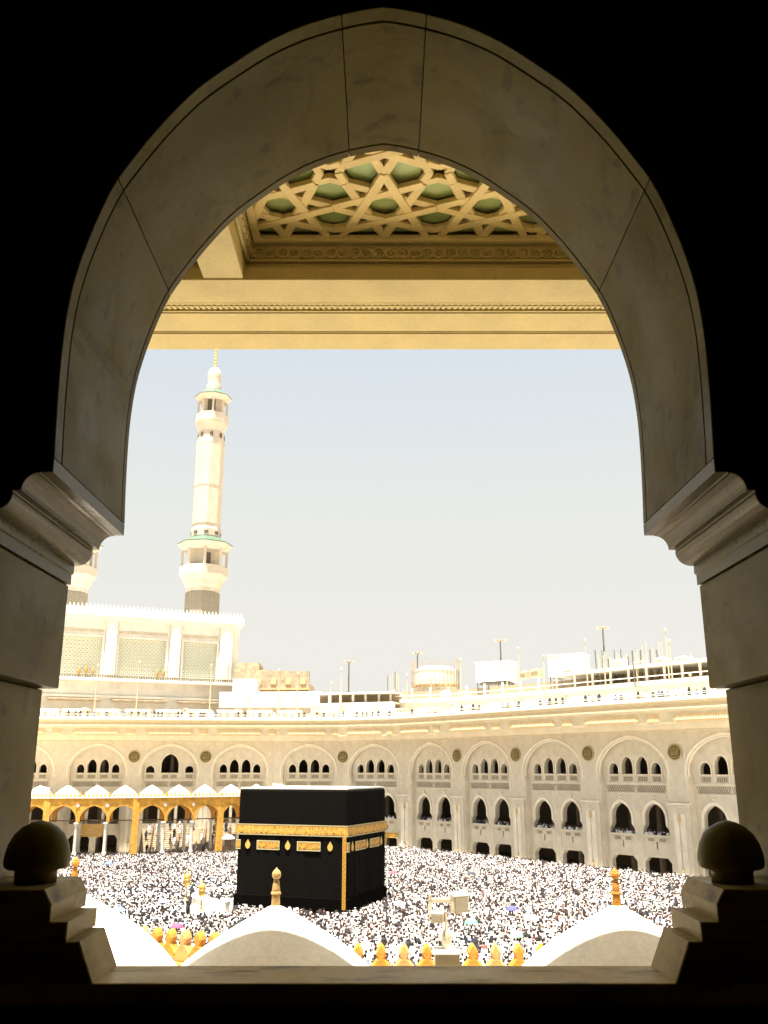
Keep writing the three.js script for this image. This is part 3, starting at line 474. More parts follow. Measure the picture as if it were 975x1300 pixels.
  // cornice, parapet, floors and back walls swept round the whole curve
  mesh('entablature', sweep(plan, [[-1.5, 20.3], [3.5, 20.3], [3.75, 20.45], [3.85, 20.75], [3.95, 21.15], [3.98, 21.2], [4.0, 22.7], [4.12, 22.75], [4.2, 22.95], [4.3, 23.05], [4.3, 23.25], [4.1, 23.3], [4.1, 23.9], [4.4, 24.0], [4.45, 24.2], [3.9, 24.22], [-18, 24.22], [-18, 23.6], [-1.5, 23.6]]), M.entab, far);
  mesh('cornice_fillet', sweep(plan, [[3.3, 20.16], [3.6, 20.16], [3.6, 20.295], [3.3, 20.295]]), M.entab, far);
  mesh('moulding_line', sweep(plan, [[4.1, 23.5], [4.16, 23.5], [4.16, 23.62], [4.1, 23.62]]), M.frieze, far);
  mesh('parapet', sweep(plan, [[3.75, 24.23], [3.95, 24.23], [3.95, 24.75], [3.75, 24.75]]), M.white, far);
  for (const y of [24.98, 25.2]) mesh('handrail', sweep(plan, [[3.8, y], [3.88, y], [3.88, y + .06], [3.8, y + .06]]), M.whiteClean, far);
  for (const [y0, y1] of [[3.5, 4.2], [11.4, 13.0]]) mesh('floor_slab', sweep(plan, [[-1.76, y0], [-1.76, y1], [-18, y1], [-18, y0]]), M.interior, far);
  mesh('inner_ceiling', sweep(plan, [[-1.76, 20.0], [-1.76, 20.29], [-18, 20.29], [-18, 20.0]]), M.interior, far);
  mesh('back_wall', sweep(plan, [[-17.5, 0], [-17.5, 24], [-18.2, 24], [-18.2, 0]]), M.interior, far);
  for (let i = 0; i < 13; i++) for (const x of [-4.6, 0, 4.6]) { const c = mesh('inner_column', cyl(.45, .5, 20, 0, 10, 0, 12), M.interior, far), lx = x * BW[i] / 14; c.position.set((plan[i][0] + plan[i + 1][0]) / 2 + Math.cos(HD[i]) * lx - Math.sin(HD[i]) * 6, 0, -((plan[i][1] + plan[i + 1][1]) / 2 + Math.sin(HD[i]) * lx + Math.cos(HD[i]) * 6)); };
  for (const [i, h] of [[0, HD[0]], [13, HD[12]]]) { const e = mesh('end_wall', bx(.6, 23.6, 17, 0, 11.8, -9.6), M.creamPlain, far); e.position.set(plan[i][0], 0, -plan[i][1]); e.rotation.y = h; }
}

// ------------------------------------------------------------------ the black-draped cube
{
  const th = R(-21), N0 = [-3.79, 98.9], l = [-Math.cos(R(21)), Math.sin(R(21))], r = [Math.sin(R(21)), Math.cos(R(21))], LX = 12.86, LZ = 11.03, HT = 13.1;
  const kx = N0[0] + l[0] * LX / 2 + r[0] * LZ / 2, kz = N0[1] + l[1] * LX / 2 + r[1] * LZ / 2;
  const k = thing('cube_shrine', 'tall cube shrine draped in black cloth with embroidered gold band', 'shrine', [kx, 0, -kz], th);
  const cloth = new RoundedBoxGeometry(LX, HT, LZ, 5, .28).translate(0, HT / 2, 0);
  // finer grid on each side so that the cloth can sag a little
  const faces = []; const side = (w, h, nx, ny) => { const g = new THREE.PlaneGeometry(w, h, nx, ny), p = g.attributes.position; for (let i = 0; i < p.count; i++) { const x = p.getX(i), y = p.getY(i); const e = Math.min(1, (w / 2 - Math.abs(x)) / 1.2); p.setZ(i, e * (.07 * Math.sin(x * 1.7 + .6 * Math.sin(y * .5 + x)) * (1 - (y + h / 2) / h * .7) + .03 * Math.sin(x * 5.3 + y * .25 + Math.sin(x * 1.3))) + .03); } g.computeVertexNormals(); return g; };
  for (const [w, t, d] of [[LX, 0, LZ / 2], [LZ, Math.PI / 2, LX / 2], [LX, Math.PI, LZ / 2], [LZ, -Math.PI / 2, LX / 2]]) faces.push(boxUV(side(w - .5, HT - .5, 60, 20).translate(0, HT / 2 - .05, d).rotateY(t)));
  mesh('black_cloth', merge([boxUV(cloth), ...faces]), M.kiswa, k);
  mesh('roof', rbx(LX - .9, .2, LZ - .9, 0, HT + .02, 0, .05), M.roofStone, k);
  mesh('roof_parapet', merge([bx(LX - .3, .3, .25, 0, HT, LZ / 2 - .35), bx(LX - .3, .3, .25, 0, HT, -LZ / 2 + .35), bx(.25, .3, LZ - .6, LX / 2 - .35, HT, 0), bx(.25, .3, LZ - .6, -LX / 2 + .35, HT, 0)]), M.roofStone, k);
  mesh('cloth_base', rbx(LX + .3, 2.5, LZ + .3, 0, 1.25, 0, .12), M.kiswaBase, k);
  mesh('plinth', ext(shape([[-LX / 2 - .7, -LZ / 2 - .7], [LX / 2 + .7, -LZ / 2 - .7], [LX / 2 + .7, LZ / 2 + .7], [-LX / 2 - .7, LZ / 2 + .7]]), .35, .01).rotateX(-Math.PI / 2), M.plinth, k);
  const uvFit = (g, w, h, ru = 1) => { const p = g.attributes.position, uv = g.attributes.uv, n = g.attributes.normal; for (let i = 0; i < p.count; i++) if (Math.abs(n.getZ(i)) > .5) uv.setXY(i, (p.getX(i) / w + .5) * ru, p.getY(i) / h + .5); return g; };
  const on = (m, face, x, y, d = .1) => { if (face === 0) m.position.set(x, y, LZ / 2 + d); else { m.position.set(face === 1 ? LX / 2 + d : face === 3 ? -LX / 2 - d : -x, y, face === 2 ? -LZ / 2 - d : face === 1 ? -x : x); m.rotation.y = face * Math.PI / 2; } return m; };
  [LX, LZ, LX, LZ].forEach((w, f) => {
    on(mesh('gold_band', uvFit(bx(w + .22, 1.1, .06), w, 1.1, w / 13), M.belt, k), f, 0, 8.97);
    const L = w; for (const q of [-.205, .165]) on(mesh('embroidered_panel', uvFit(bx(f % 2 ? .262 * L : .21 * L, .92, .05), .21 * L, .92), M.beltPanel, k), f, L * q + (f % 2 ? L * .01 : 0), 7.42);
    for (const q of [-.395, -.025, .355]) on(mesh('drop_medallion', ext(shape([[0, .55], [.1, .38], [.28, .12], [.3, -.08], [.2, -.3], [0, -.42], [-.2, -.3], [-.3, -.08], [-.28, .12], [-.1, .38]].reverse()), .05, -.02), M.gold, k), f, L * q, 7.4);
    for (const s of [-1, 1]) on(mesh('corner_panel', uvFit(bx(.55, .95, .05), .55, .95), M.beltPanel, k), f, s * (L / 2 - .2), 7.42);
  });
  on(mesh('gold_strip', uvFit(bx(.4, 6.9, .07), .4, 6.9), M.beltStrip, k), 0, LX / 2 - .22, 4.95, .2);
  // low curved wall on the far left side of the cube
  const h = thing('curved_wall', 'low white curved marble wall beside the black cube', 'wall', [kx - Math.sin(th) * 3.5, 0, -kz - Math.cos(th) * 3.5], th);
  const pr = []; for (let i = 0; i <= 28; i++) { const a = R(90 + 180 * i / 28); pr.push([-LX / 2 - 1.6 + 8.2 * Math.cos(a) * .95, 8.2 * Math.sin(a)]); }
  const out = pr, inn = pr.map(([x, z]) => { const cx = -LX / 2 - 1.6, d = Math.hypot(x - cx, z); return [cx + (x - cx) * (d - .95) / d, z * (d - .95) / d]; });
  mesh('wall', ext(shape(out.concat(inn.slice().reverse())), 1.32, 0, .03).rotateX(-Math.PI / 2), M.white, h);
  const out2 = out.map(([x, z]) => [x + (x + LX / 2 + 1.6) * .012, z * 1.012]), inn2 = inn.map(([x, z]) => [x - (x + LX / 2 + 1.6) * .012, z * .988]);
  mesh('coping', ext(shape(out2.concat(inn2.slice().reverse())), .12, 1.325, .02).rotateX(-Math.PI / 2), M.white, h);
}
function ornateLamp(u, v0, v1, label) {
  const g0 = onGround(u, v0, 1.45), hgt = (v0 - v1) * -g0.z / 1290, s = hgt / 3, g = thing('ornate_lamp', label, 'lamp', [g0.x, 1.45, g0.z], 0, 'brass lamps on the curved wall');
  mesh('stem', lathe([[0, 0], [.3, 0], [.3, .1], [.12, .2], [.07, .5], [.06, 1.3], [.12, 1.4], [0, 1.42]].map(([x, y]) => [x * s, y * s]), 12), M.brass, g);
  mesh('lantern', lathe([[0, 1.35], [.2, 1.4], [.36, 1.65], [.36, 2.0], [.22, 2.1], [.34, 2.2], [.38, 2.35], [.3, 2.6], [.08, 2.75], [.1, 2.85], [.02, 3.05], [0, 3.05]].map(([x, y]) => [x * s, y * s]), 10), M.gold, g);
  mesh('ring', boxUV(new THREE.TorusGeometry(.4 * s, .04 * s, 5, 14).rotateX(Math.PI / 2).translate(0, 2.08 * s, 0)), M.brass, g);
}
ornateLamp(236, 1143, 1106, 'slender brass lamp at the outer end of the low curved wall');
ornateLamp(255, 1157, 1119, 'brass lamp with round lantern in front of the low curved wall');

// ------------------------------------------------------------------ white gate building with lattice windows, behind the gallery roof
{
  const A = at(20, 900, 203), B = at(300, 900, 224), L = Math.hypot(B.x - A.x, B.z - A.z), turn = Math.atan2(-(B.z - A.z), B.x - A.x);
  const g = thing('gate_building', 'big white gate building with pale lattice windows below the minarets', 'building', [A.x, 0, A.z], turn);
  const zAt = (u) => { const [a] = ray(u, 850); const dx = B.x - A.x, dz = B.z - A.z; const t = (a * -A.z - A.x) / (dx + a * dz); return t; };
  const lx = (u) => zAt(u) * L, ly = (u, v) => { const t = zAt(u), z = -(A.z + (B.z - A.z) * t); return at(u, v, z).y; };
  const top = ly(200, 788), wins = [[68, 127], [148.5, 209], [231, 274]].map(([a, b]) => [lx(a), lx(b)]), wy0 = ly(180, 862), wy1 = ly(180, 812), crown = ly(200, 774);
  const holes = wins.map(([a, b]) => [[a, wy0], [a, wy1], [b, wy1], [b, wy0]]);
  mesh('wall', ext(shape([[-30, 0], [-30, top], [L, top], [L, 0]], holes), 1.2, -1.2), M.farWhite, g);
  mesh('block', bx(L + 29, top - 1, 40, L / 2 - 15, top / 2 - .5, -23), M.farWhite, g);
  for (const [a, b] of wins) {
    const w = b - a, h = wy1 - wy0, lat = bx(w, h, .1, (a + b) / 2, (wy0 + wy1) / 2, -.7); { const p = lat.attributes.position, uv = lat.attributes.uv; for (let i = 0; i < p.count; i++) uv.setXY(i, p.getX(i) / 3.6, p.getY(i) / 3.6); }
    const m = mesh('lattice_window', lat, M.lattice, g); const bars = []; for (let x = a + .9; x < b; x += .9) bars.push(bx(.06, h, .08, x, (wy0 + wy1) / 2, -.62)); for (let y = wy0 + .9; y < wy1; y += .9) bars.push(bx(w, .06, .08, (a + b) / 2, y, -.6)); mesh('lattice_bars', merge(bars), M.farWhite, m);
    mesh('window_frame', merge([bx(w + .9, .5, .5, (a + b) / 2, wy1 + .26, .05), bx(.5, h, .4, a - .24, (wy0 + wy1) / 2, .04), bx(.5, h, .4, b + .24, (wy0 + wy1) / 2, .04)]), M.farWhite, m);
    mesh('lintel_panel', bx(w + .2, .7, .1, (a + b) / 2, wy1 + 1.4, .06), M.creamCarved, m);
  }
  for (const u of [138, 220, 285]) { const x = lx(u), w = u === 285 ? 3.0 : 2.4; const p = mesh('pilaster', rbx(w, top - wy0 + 1, .8, x, (top + wy0) / 2, .42, .05), M.farWhite, g); mesh('pilaster_panel', rbx(w * .45, top - wy0 - 1, .2, x, (top + wy0) / 2, .87, .05), M.white, p); }
  mesh('cornice', merge([rbx(L + 31, .8, 1.9, L / 2 - 15, top - .35, .1, .1), rbx(L + 31.6, 1.7, 2.2, L / 2 - 15, top + .9, .1, .1)]), M.farWhite, g);
  const teeth = []; for (let x = -8; x < L + .4; x += .9) teeth.push(ext(merlonShape(.7, 1.1), .3, .85).translate(x, top + 1.76, 0)); mesh('merlon_row', merge(teeth), M.farWhite, g).userData.kind = 'stuff';
  mesh('balcony_slab', rbx(L + 31, .7, 2.0, L / 2 - 15, wy0 - .6, .4, .1), M.farWhite, g); const rail = []; for (let x = -6; x < L; x += .55) rail.push(bx(.3, .55, .1, x, wy0 + .05, 1.3)); mesh('balcony_rail', merge([...rail, bx(L + 30, .12, .16, L / 2 - 15, wy0 + .4, 1.3)]), M.grille, g);
  mesh('string_course', rbx(L + 30, .6, .6, L / 2 - 15, wy0 - 4.3, .35, .1), M.farWhite, g);
  for (const [a, b] of wins) mesh('canopy', rbx(b - a + 1.5, .5, 2.2, (a + b) / 2, wy0 - 5.2, 1.2, .1), M.tan, g);
  // brass lanterns standing on the balcony
  for (const [u, n] of [[113, 3], [207, 2]]) for (let i = 0; i < n; i++) { const q = lx(u) + (i - n / 2) * 1.5, t = thing('brass_lantern', n === 3 ? 'brass lantern in the cluster of three before the lattice window' : 'brass lantern in the pair before the middle lattice window', 'lantern', [0, 0, 0], 0, 'brass lanterns on the gate balcony'); const p = V3(q, wy0 - .25, .9).applyAxisAngle(V3(0, 1, 0), turn); t.position.set(A.x + p.x, p.y, A.z + p.z); t.scale.setScalar(.62 + .12 * (i % 2)); mesh('post', lathe([[0, 0], [.5, 0], [.3, .4], [.14, .6], [.14, 1.2], [0, 1.2]], 8), M.steel, t); mesh('lantern_body', lathe([[0, 1.1], [.4, 1.3], [.55, 2.0], [.5, 3.0], [.2, 3.4], [.25, 3.7], [0, 4.2]], 8), M.brass, t); }
}
// minarets: octagonal shafts with two balconies
function minaret(u, Z, label) {
  const y = (v) => at(262, v, 240).y, base = at(u, 776, Z), g = thing('minaret', label, 'minaret', [base.x, 0, base.z], R(12), 'minarets behind the gate building');
  const oct = (pts) => { const q = new THREE.LatheGeometry(pts.map(([r, h]) => V2(r, h)), 8); return boxUV(q.toNonIndexed()); };
  const flat = (q) => { q.deleteAttribute('normal'); q.computeVertexNormals(); return boxUV(q); };
  const P = (px) => px * 240 / 1180;                                       // pixel width on the photograph to metres at that depth
  mesh('carved_base', flat(oct([[P(22.5), 20], [P(22.5), y(754)], [P(21.5), y(753)]])), M.greyCarved, g);
  mesh('lower_shaft', flat(oct([[P(21.6), y(753.5)], [P(22), y(748)], [P(24), y(745)], [P(27), y(738)], [P(31), y(733)], [P(32), y(731)]])), M.minaret, g);
  const lb = mesh('lower_balcony', flat(oct([[0, y(732)], [P(32), y(732)], [P(31.5), y(721)], [P(30), y(721)], [P(30), y(729)], [0, y(729)]])), M.minaret, g);
  mesh('inner_shaft', flat(oct([[P(19), y(731)], [P(19), y(700)]])), M.minaret, g);
  for (let k = 0; k < 8; k++) { const a = (k + .5) / 8 * Math.PI * 2 + Math.PI / 8; mesh('balcony_post', bx(.7, y(700) - y(724), .7, Math.cos(a) * P(29), (y(700) + y(724)) / 2, Math.sin(a) * P(29)), M.minaret, lb); }
  mesh('doorway', bx(1.5, 5.2, .5, P(4), (y(722) + y(712)) / 2, P(18.2)), M.plinth, lb);
  mesh('lower_canopy', flat(oct([[P(19), y(701)], [P(29), y(701.5)], [P(30), y(700)], [P(36.5), y(693.5)], [P(36.5), y(692.5)]])), M.minaret, g);
  mesh('green_roof', flat(oct([[P(36.8), y(692.8)], [P(36.8), y(692)], [P(19.5), y(683.5)], [0, y(683)]])), M.green, g);
  mesh('shaft', flat(oct([[P(20), y(683)], [P(20), y(674)], [P(18.6), y(671)], [P(18.8), y(640)], [P(19.2), y(565)], [P(18), y(553)], [P(17.2), y(549)]])), M.minaret, g);
  for (const v of [667, 619, 566]) mesh('shaft_ring', flat(oct([[P(18.5), y(v)], [P(19.35), y(v)], [P(19.35), y(v - .8)], [P(18.5), y(v - .8)]])), M.minaret, g);
  for (let k = 0; k < 8; k++) { const a = (k + .5) / 8 * Math.PI * 2 + Math.PI / 8; for (const [v, w, h, r] of [[679, 1.1, .8, 18.6], [556, .9, 1.5, 16.5]]) { const m = mesh('shaft_window', v > 600 ? bx(w, h, .6) : ext(shape(archPts(0, w / 2, -h / 2, 0, h / 2, 5).reverse()), .6, -.2), M.plinth, g); m.position.set(Math.sin(a) * P(r), y(v), Math.cos(a) * P(r)); m.rotation.y = a; } }
  mesh('upper_neck', flat(oct([[P(17.5), y(550)], [P(19), y(547)], [P(22), y(541)], [P(22.5), y(538)]])), M.minaret, g);
  const ub = mesh('upper_balcony', flat(oct([[0, y(539)], [P(22.4), y(539)], [P(22), y(528)], [P(20.5), y(528)], [P(20.5), y(536)], [0, y(536)]])), M.minaret, g);
  mesh('inner_drum', boxUV(new THREE.CylinderGeometry(P(12), P(12), y(510) - y(538), 16).translate(0, (y(510) + y(538)) / 2, 0)), M.minaret, g);
  for (let k = 0; k < 8; k++) { const a = (k + .5) / 8 * Math.PI * 2 + Math.PI / 8; mesh('balcony_post', bx(.6, y(510) - y(530), .6, Math.cos(a) * P(19.5), (y(510) + y(530)) / 2, Math.sin(a) * P(19.5)), M.minaret, ub); }
  mesh('doorway', bx(2.2, 4.2, .5, P(-2), (y(524) + y(512)) / 2, P(11.9)), M.plinth, ub);
  mesh('upper_canopy', flat(oct([[P(12), y(511)], [P(20), y(512)], [P(21), y(511)], [P(25.5), y(506.5)], [P(25.5), y(505.8)]])), M.minaret, g);
  mesh('green_roof', flat(oct([[P(25.8), y(506)], [P(25.8), y(505.3)], [P(10.5), y(496)], [0, y(495.5)]])), M.green, g);
  mesh('top_drum', lathe([[P(10), y(497)], [P(10), y(489)], [P(8.5), y(487)], [P(9.2), y(481)], [P(9.4), y(476)], [P(8.5), y(472)], [P(6), y(469)], [P(2.4), y(467)], [P(2), y(465)]], 20), M.minaret, g);
  const fin = []; for (let v = 465; v > 436; v -= 4) fin.push(sph(P(2.6 - (465 - v) * .03), 0, y(v), 0, 10)); fin.push(cyl(.12, .2, y(432) - y(465), 0, (y(432) + y(465)) / 2, 0, 8));
  mesh('gilded_finial', merge(fin), M.gold, g);
}
minaret(256, 240, 'white minaret with green canopies standing clear above the gate building');
minaret(87, 240, 'white minaret half hidden behind the carved impost');

// tan old building beside the gate building
{
  const Z = 216, p0 = at(297, 890, Z), p1 = at(392, 890, Z), ty = at(340, 851, Z).y, w = p1.x - p0.x, g = thing('old_building', 'tan stone building with a pointed arch doorway beside the white gate', 'building', [(p0.x + p1.x) / 2, 0, -Z], R(-4));
  const arch = archPts(w * .17, 1.1, ty - 7.6, ty - 6.4, ty - 5.4, 6);
  mesh('wall', ext(shape([[-w / 2, 0], [-w / 2, ty - .5], [-w * .1, ty + .2], [-w * .1, ty], [w / 2, ty - .3], [w / 2, 0]].reverse(), [arch]), 1.4, -1.4), M.tan, g);
  mesh('block', bx(w - .4, ty - 3, 9, 0, (ty - 3) / 2, -6), M.tan, g); mesh('doorway', bx(2.6, 2.6, .3, w * .17, ty - 6.5, -1.3), M.iron, g);
  mesh('left_block', bx(w * .34, 3.2, 5, -w * .36, ty - .2, -3), M.tan, g); mesh('roof_band', bx(w * .3, .5, 4.5, -w * .36, ty + 1.66, -3), M.tan, g);
  mesh('string_course', bx(w + .3, .35, .4, 0, ty - 4.4, .2), M.frieze, g); for (let i = 0; i < 5; i++) mesh('wall_recess', bx(1.2, 1.4, .2, -w * .38 + i * w * .2, ty - 2.6, .06), M.frieze, g);
  mesh('tent', rbx(5.6, 3.6, 4, -w * .3, at(320, 868, Z).y - 1.2, 3.5, .1), M.white, g);
  mesh('forecourt_wall', rbx(w + 6, 3.5, 1, 1, at(340, 882, Z).y - 1.6, 6, .05), M.farWhite, g);
}

// ------------------------------------------------------------------ roof terraces: decks, cabins, scaffolds, masts
const back = (o) => { const out = []; for (let i = 0; i < plan.length; i++) { const a = plan[Math.max(0, i - 1)], b = plan[Math.min(plan.length - 1, i + 1)], l = Math.hypot(b[0] - a[0], b[1] - a[1]); out.push([plan[i][0] - (b[1] - a[1]) / l * o, plan[i][1] + (b[0] - a[0]) / l * o]); } return out; };
const depthAt = (u, o) => { const [a] = ray(u, 900), q = back(o); for (let i = 0; i < q.length - 1; i++) { const d = [q[i + 1][0] - q[i][0], q[i + 1][1] - q[i][1]], t = (a * q[i][1] - q[i][0]) / (d[0] - a * d[1]); if (t >= -.01 && t <= 1.01) return q[i][1] + d[1] * t; } return 170; };
const roofSpot = (u, o) => { const Z = depthAt(u, o), p = at(u, 900, Z); p.y = 24.22; return p; };
{
  const p = [404, 480, 530, 580, 640, 700, 760, 830, 900, 960].map((u) => { const Z = depthAt(u, 15); return [at(u, 900, Z).x, Z, u]; });
  const d = thing('roof_deck', 'open two level concrete deck along the roof with dark gap between slabs', 'deck');
  const pl = p.slice(1).map((q) => [q[0], q[1]]), yTop = 31.4, yLow = 29.2;
  mesh('lower_slab', sweep(pl, [[0, yLow - .7], [0, yLow], [-9, yLow], [-9, yLow - .7]]), M.farWhite, d);
  mesh('upper_slab', sweep(pl.slice(4), [[.2, yTop], [.2, yTop + .5], [-9, yTop + .5], [-9, yTop]]), M.farWhite, d);
  mesh('support_wall', sweep(pl, [[-.6, 24.22], [-.6, yLow - .7], [-1.2, yLow - .7], [-1.2, 24.22]]), M.white, d);
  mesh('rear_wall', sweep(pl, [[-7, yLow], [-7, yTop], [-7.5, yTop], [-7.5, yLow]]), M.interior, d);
  mesh('guard_rail', sweep(pl, [[.05, yLow + .6], [.12, yLow + .6], [.12, yLow + .75], [.05, yLow + .75]]), M.whiteClean, d);
  for (let u = 500; u < 960; u += 23) { const Z = depthAt(u, 15), q = at(u, 860, Z); mesh('deck_post', bx(.35, yTop - yLow, .35, q.x, (yTop + yLow) / 2, -Z - .4), M.farWhite, d); }
  const d2 = thing('roof_deck', 'short concrete deck with dark openings next to the tan building', 'deck'), q2 = [[at(394, 885, 196).x, 196], [at(500, 885, 190).x, 190]];
  mesh('slab', sweep(q2, [[0, at(440, 892, 193).y], [0, at(440, 894, 193).y], [-6, at(440, 894, 193).y], [-6, at(440, 892, 193).y]]), M.farWhite, d2);
  mesh('upper_slab', sweep(q2, [[.2, at(440, 879, 193).y], [.2, at(440, 881, 193).y], [-6, at(440, 881, 193).y], [-6, at(440, 879, 193).y]]), M.farWhite, d2);
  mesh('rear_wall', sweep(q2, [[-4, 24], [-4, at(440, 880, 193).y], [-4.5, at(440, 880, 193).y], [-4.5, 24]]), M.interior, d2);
  mesh('front_wall', sweep(q2, [[-.3, 20], [-.3, at(440, 893, 193).y], [-.8, at(440, 893, 193).y], [-.8, 20]]), M.white, d2);
  for (const u of [404, 418, 432, 448, 464, 481, 496]) mesh('deck_post', bx(.5, 2.1, .5, at(u, 886, 193.5).x, at(440, 886.5, 193).y, -194.4), M.farWhite, d2);
}
function cabin(u0, u1, v0, v1, o, label) {
  const Z = depthAt((u0 + u1) / 2, o), a = at(u0, v0, Z), b = at(u1, v1, Z), w = b.x - a.x, h = a.y - b.y, g = thing('site_cabin', label, 'cabin', [(a.x + b.x) / 2, b.y, -Z], R(-30), 'white cabins on the roof deck');
  mesh('body', rbx(w * .86, h, w * .5, 0, h / 2, 0, .08), M.white, g); mesh('roof_edge', rbx(w * .9, .16, w * .54, 0, h + .08, 0, .04), M.farWhite, g); mesh('underframe', merge([bx(w * .7, .5, w * .4, 0, -.4, 0), ...[-.4, -.13, .13, .4].map((k) => bx(.15, 2.6, .15, w * k, -1.4, w * .2))]), M.steel, g); mesh('door', bx(.9, Math.min(2, h * .8), .08, w * .2, Math.min(1.05, h * .42), w * .25 + .03), M.farWhite, g); mesh('seam', merge([-.3, 0, .3].map((k) => bx(.06, h * .96, .05, w * k, h / 2, w * .25 + .02))), M.fixture, g);
}
cabin(603, 658, 842, 866, 24, 'white cabin on dark legs standing alone above the roof deck'); cabin(695, 750, 833, 857, 22, 'white cabin beside the cluster of steel rods on the roof');
{
  const Z = depthAt(552, 30), a = at(524, 852, Z), b = at(582, 878, Z), w = b.x - a.x, g = thing('scaffold_building', 'unfinished round roofed block wrapped in scaffold tubes', 'building', [(a.x + b.x) / 2, 24, -Z]);
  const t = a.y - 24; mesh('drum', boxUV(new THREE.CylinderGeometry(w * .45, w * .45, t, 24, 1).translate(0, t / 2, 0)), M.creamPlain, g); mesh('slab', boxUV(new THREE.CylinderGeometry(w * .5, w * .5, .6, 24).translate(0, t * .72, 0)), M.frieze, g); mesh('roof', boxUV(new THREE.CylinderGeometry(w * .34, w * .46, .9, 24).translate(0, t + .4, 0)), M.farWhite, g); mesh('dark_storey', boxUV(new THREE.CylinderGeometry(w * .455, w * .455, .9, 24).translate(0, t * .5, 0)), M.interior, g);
  for (let k = 0; k < 18; k++) { const q = -Math.PI * k / 17; mesh('scaffold_pole', bar(V3(Math.cos(q) * w * .52, 0, -Math.sin(q) * w * .52), V3(Math.cos(q) * w * .52, t + 1.5 + rr(0, 1.2), -Math.sin(q) * w * .52), .09, 5), M.tan, g); }
  for (const h of [.55, .8, 1]) mesh('scaffold_ledger', boxUV(new THREE.TorusGeometry(w * .52, .07, 4, 32).rotateX(Math.PI / 2).translate(0, t * h, 0)), M.tan, g);
}
for (const u of [508, 566, 590, 668, 684, 726, 790, 818, 846, 874]) {
  const s = roofSpot(u, 17 + 3 * rnd()), g = thing('plant_unit', 'small boxy cooling unit on the concrete roof deck', 'cooling unit', [s.x, u > 650 ? 31.92 : 29.22, s.z], R(-50) + rr(-.2, .2), 'cooling units on the roof deck'), w = rr(1.6, 3), h = rr(.9, 1.7);
  mesh('casing', rbx(w, h, 1.4, 0, h / 2, 0, .05), u % 4 ? M.white : M.fixture, g); mesh('louvre', merge(Array.from({ length: 5 }, (_, i) => bx(w * .8, .06, .05, 0, h * (.25 + i * .12), .73))), M.grille, g); mesh('fan_cowl', cyl(.4, .45, .25, 0, h + .12, 0, 12), M.fixture, g); mesh('pipe', bar(V3(w * .5, .2, 0), V3(w * .5, h + rr(.4, 1.2), 0), .06, 6), M.fixture, g);
}
for (const [u0, u1, v0, v1, n, o, lbl] of [[757, 800, 822, 852, 16, 21, 'bundle of thin steel rods rising beside the white cabin'], [802, 846, 813, 842, 12, 17, 'row of tall steel rods rising above the open roof deck'], [492, 508, 852, 878, 6, 22, 'short steel rods beside the scaffolded block']]) {
  const Z = depthAt((u0 + u1) / 2, o), g = thing('steel_rods', lbl, 'rods'); for (let i = 0; i < n; i++) { const u = u0 + (u1 - u0) * (i + rnd() * .7) / n, q = at(u, v1 + 6, Z + rr(-1, 1)), t = at(u, v0 + rr(0, (v1 - v0) * .55), Z); mesh('rod', bar(V3(q.x, q.y - 3.2, q.z), V3(q.x + rr(-.25, .25), t.y, q.z), rr(.07, .13), 5), i % 3 ? M.fixture : M.steel, g); }
}
for (const [u, v, z, lbl] of [[765, 797, 190, 'tall floodlight mast rising behind the bundle of steel rods'], [635, 813, 205, 'tall floodlight mast rising behind the lone white cabin'], [530, 829, 220, 'floodlight mast behind the scaffolded block'], [443, 840, 235, 'floodlight mast behind the short roof deck']]) {
  const p = at(u, v, z), g = thing('floodlight_mast', lbl, 'mast', [p.x, 0, p.z], 0, 'floodlight masts beyond the roof');
  mesh('pole', boxUV(new THREE.CylinderGeometry(.16, .32, p.y, 8).translate(0, p.y / 2, 0)), M.steel, g); mesh('head_ring', boxUV(new THREE.TorusGeometry(1.0, .1, 5, 18).rotateX(Math.PI / 2).translate(0, p.y, 0)), M.steel, g);
  for (let k = 0; k < 8; k++) { const a = k * Math.PI / 4; const l = mesh('floodlight', rbx(.5, .3, .45, 0, 0, 0, .05), M.fixture, g); l.position.set(Math.cos(a) * 1.15, p.y - .05, Math.sin(a) * 1.15); l.rotation.y = -a; }
}
for (const [u, v] of [[120, 846], [173, 842], [266, 846], [316, 849], [353, 852], [377, 856], [420, 868], [433, 850], [517, 858], [548, 862], [586, 838], [645, 846], [661, 824], [693, 834], [748, 814], [771, 836], [853, 801], [857, 815], [880, 858]]) {
  const s = roofSpot(u, 4 + 5 * rnd()), t = at(u, v, -s.z), g = thing('lamp_post', 'slim white lamp post on the gallery roof terrace', 'lamp post', [s.x, 24.2, s.z], 0, 'white lamp posts on the gallery roof');
  const h = t.y - 24.2; mesh('pole', boxUV(new THREE.CylinderGeometry(.07, .15, h, 8).translate(0, h / 2, 0)), M.fixture, g); mesh('lamp_head', lathe([[0, 0], [.16, .05], [.24, .25], [.16, .45], [0, .55]].map(([x, y]) => [x, y + h - .1]), 10), M.fixture, g); mesh('foot', cyl(.22, .28, .4, 0, .2, 0, 8), M.whiteClean, g);
}
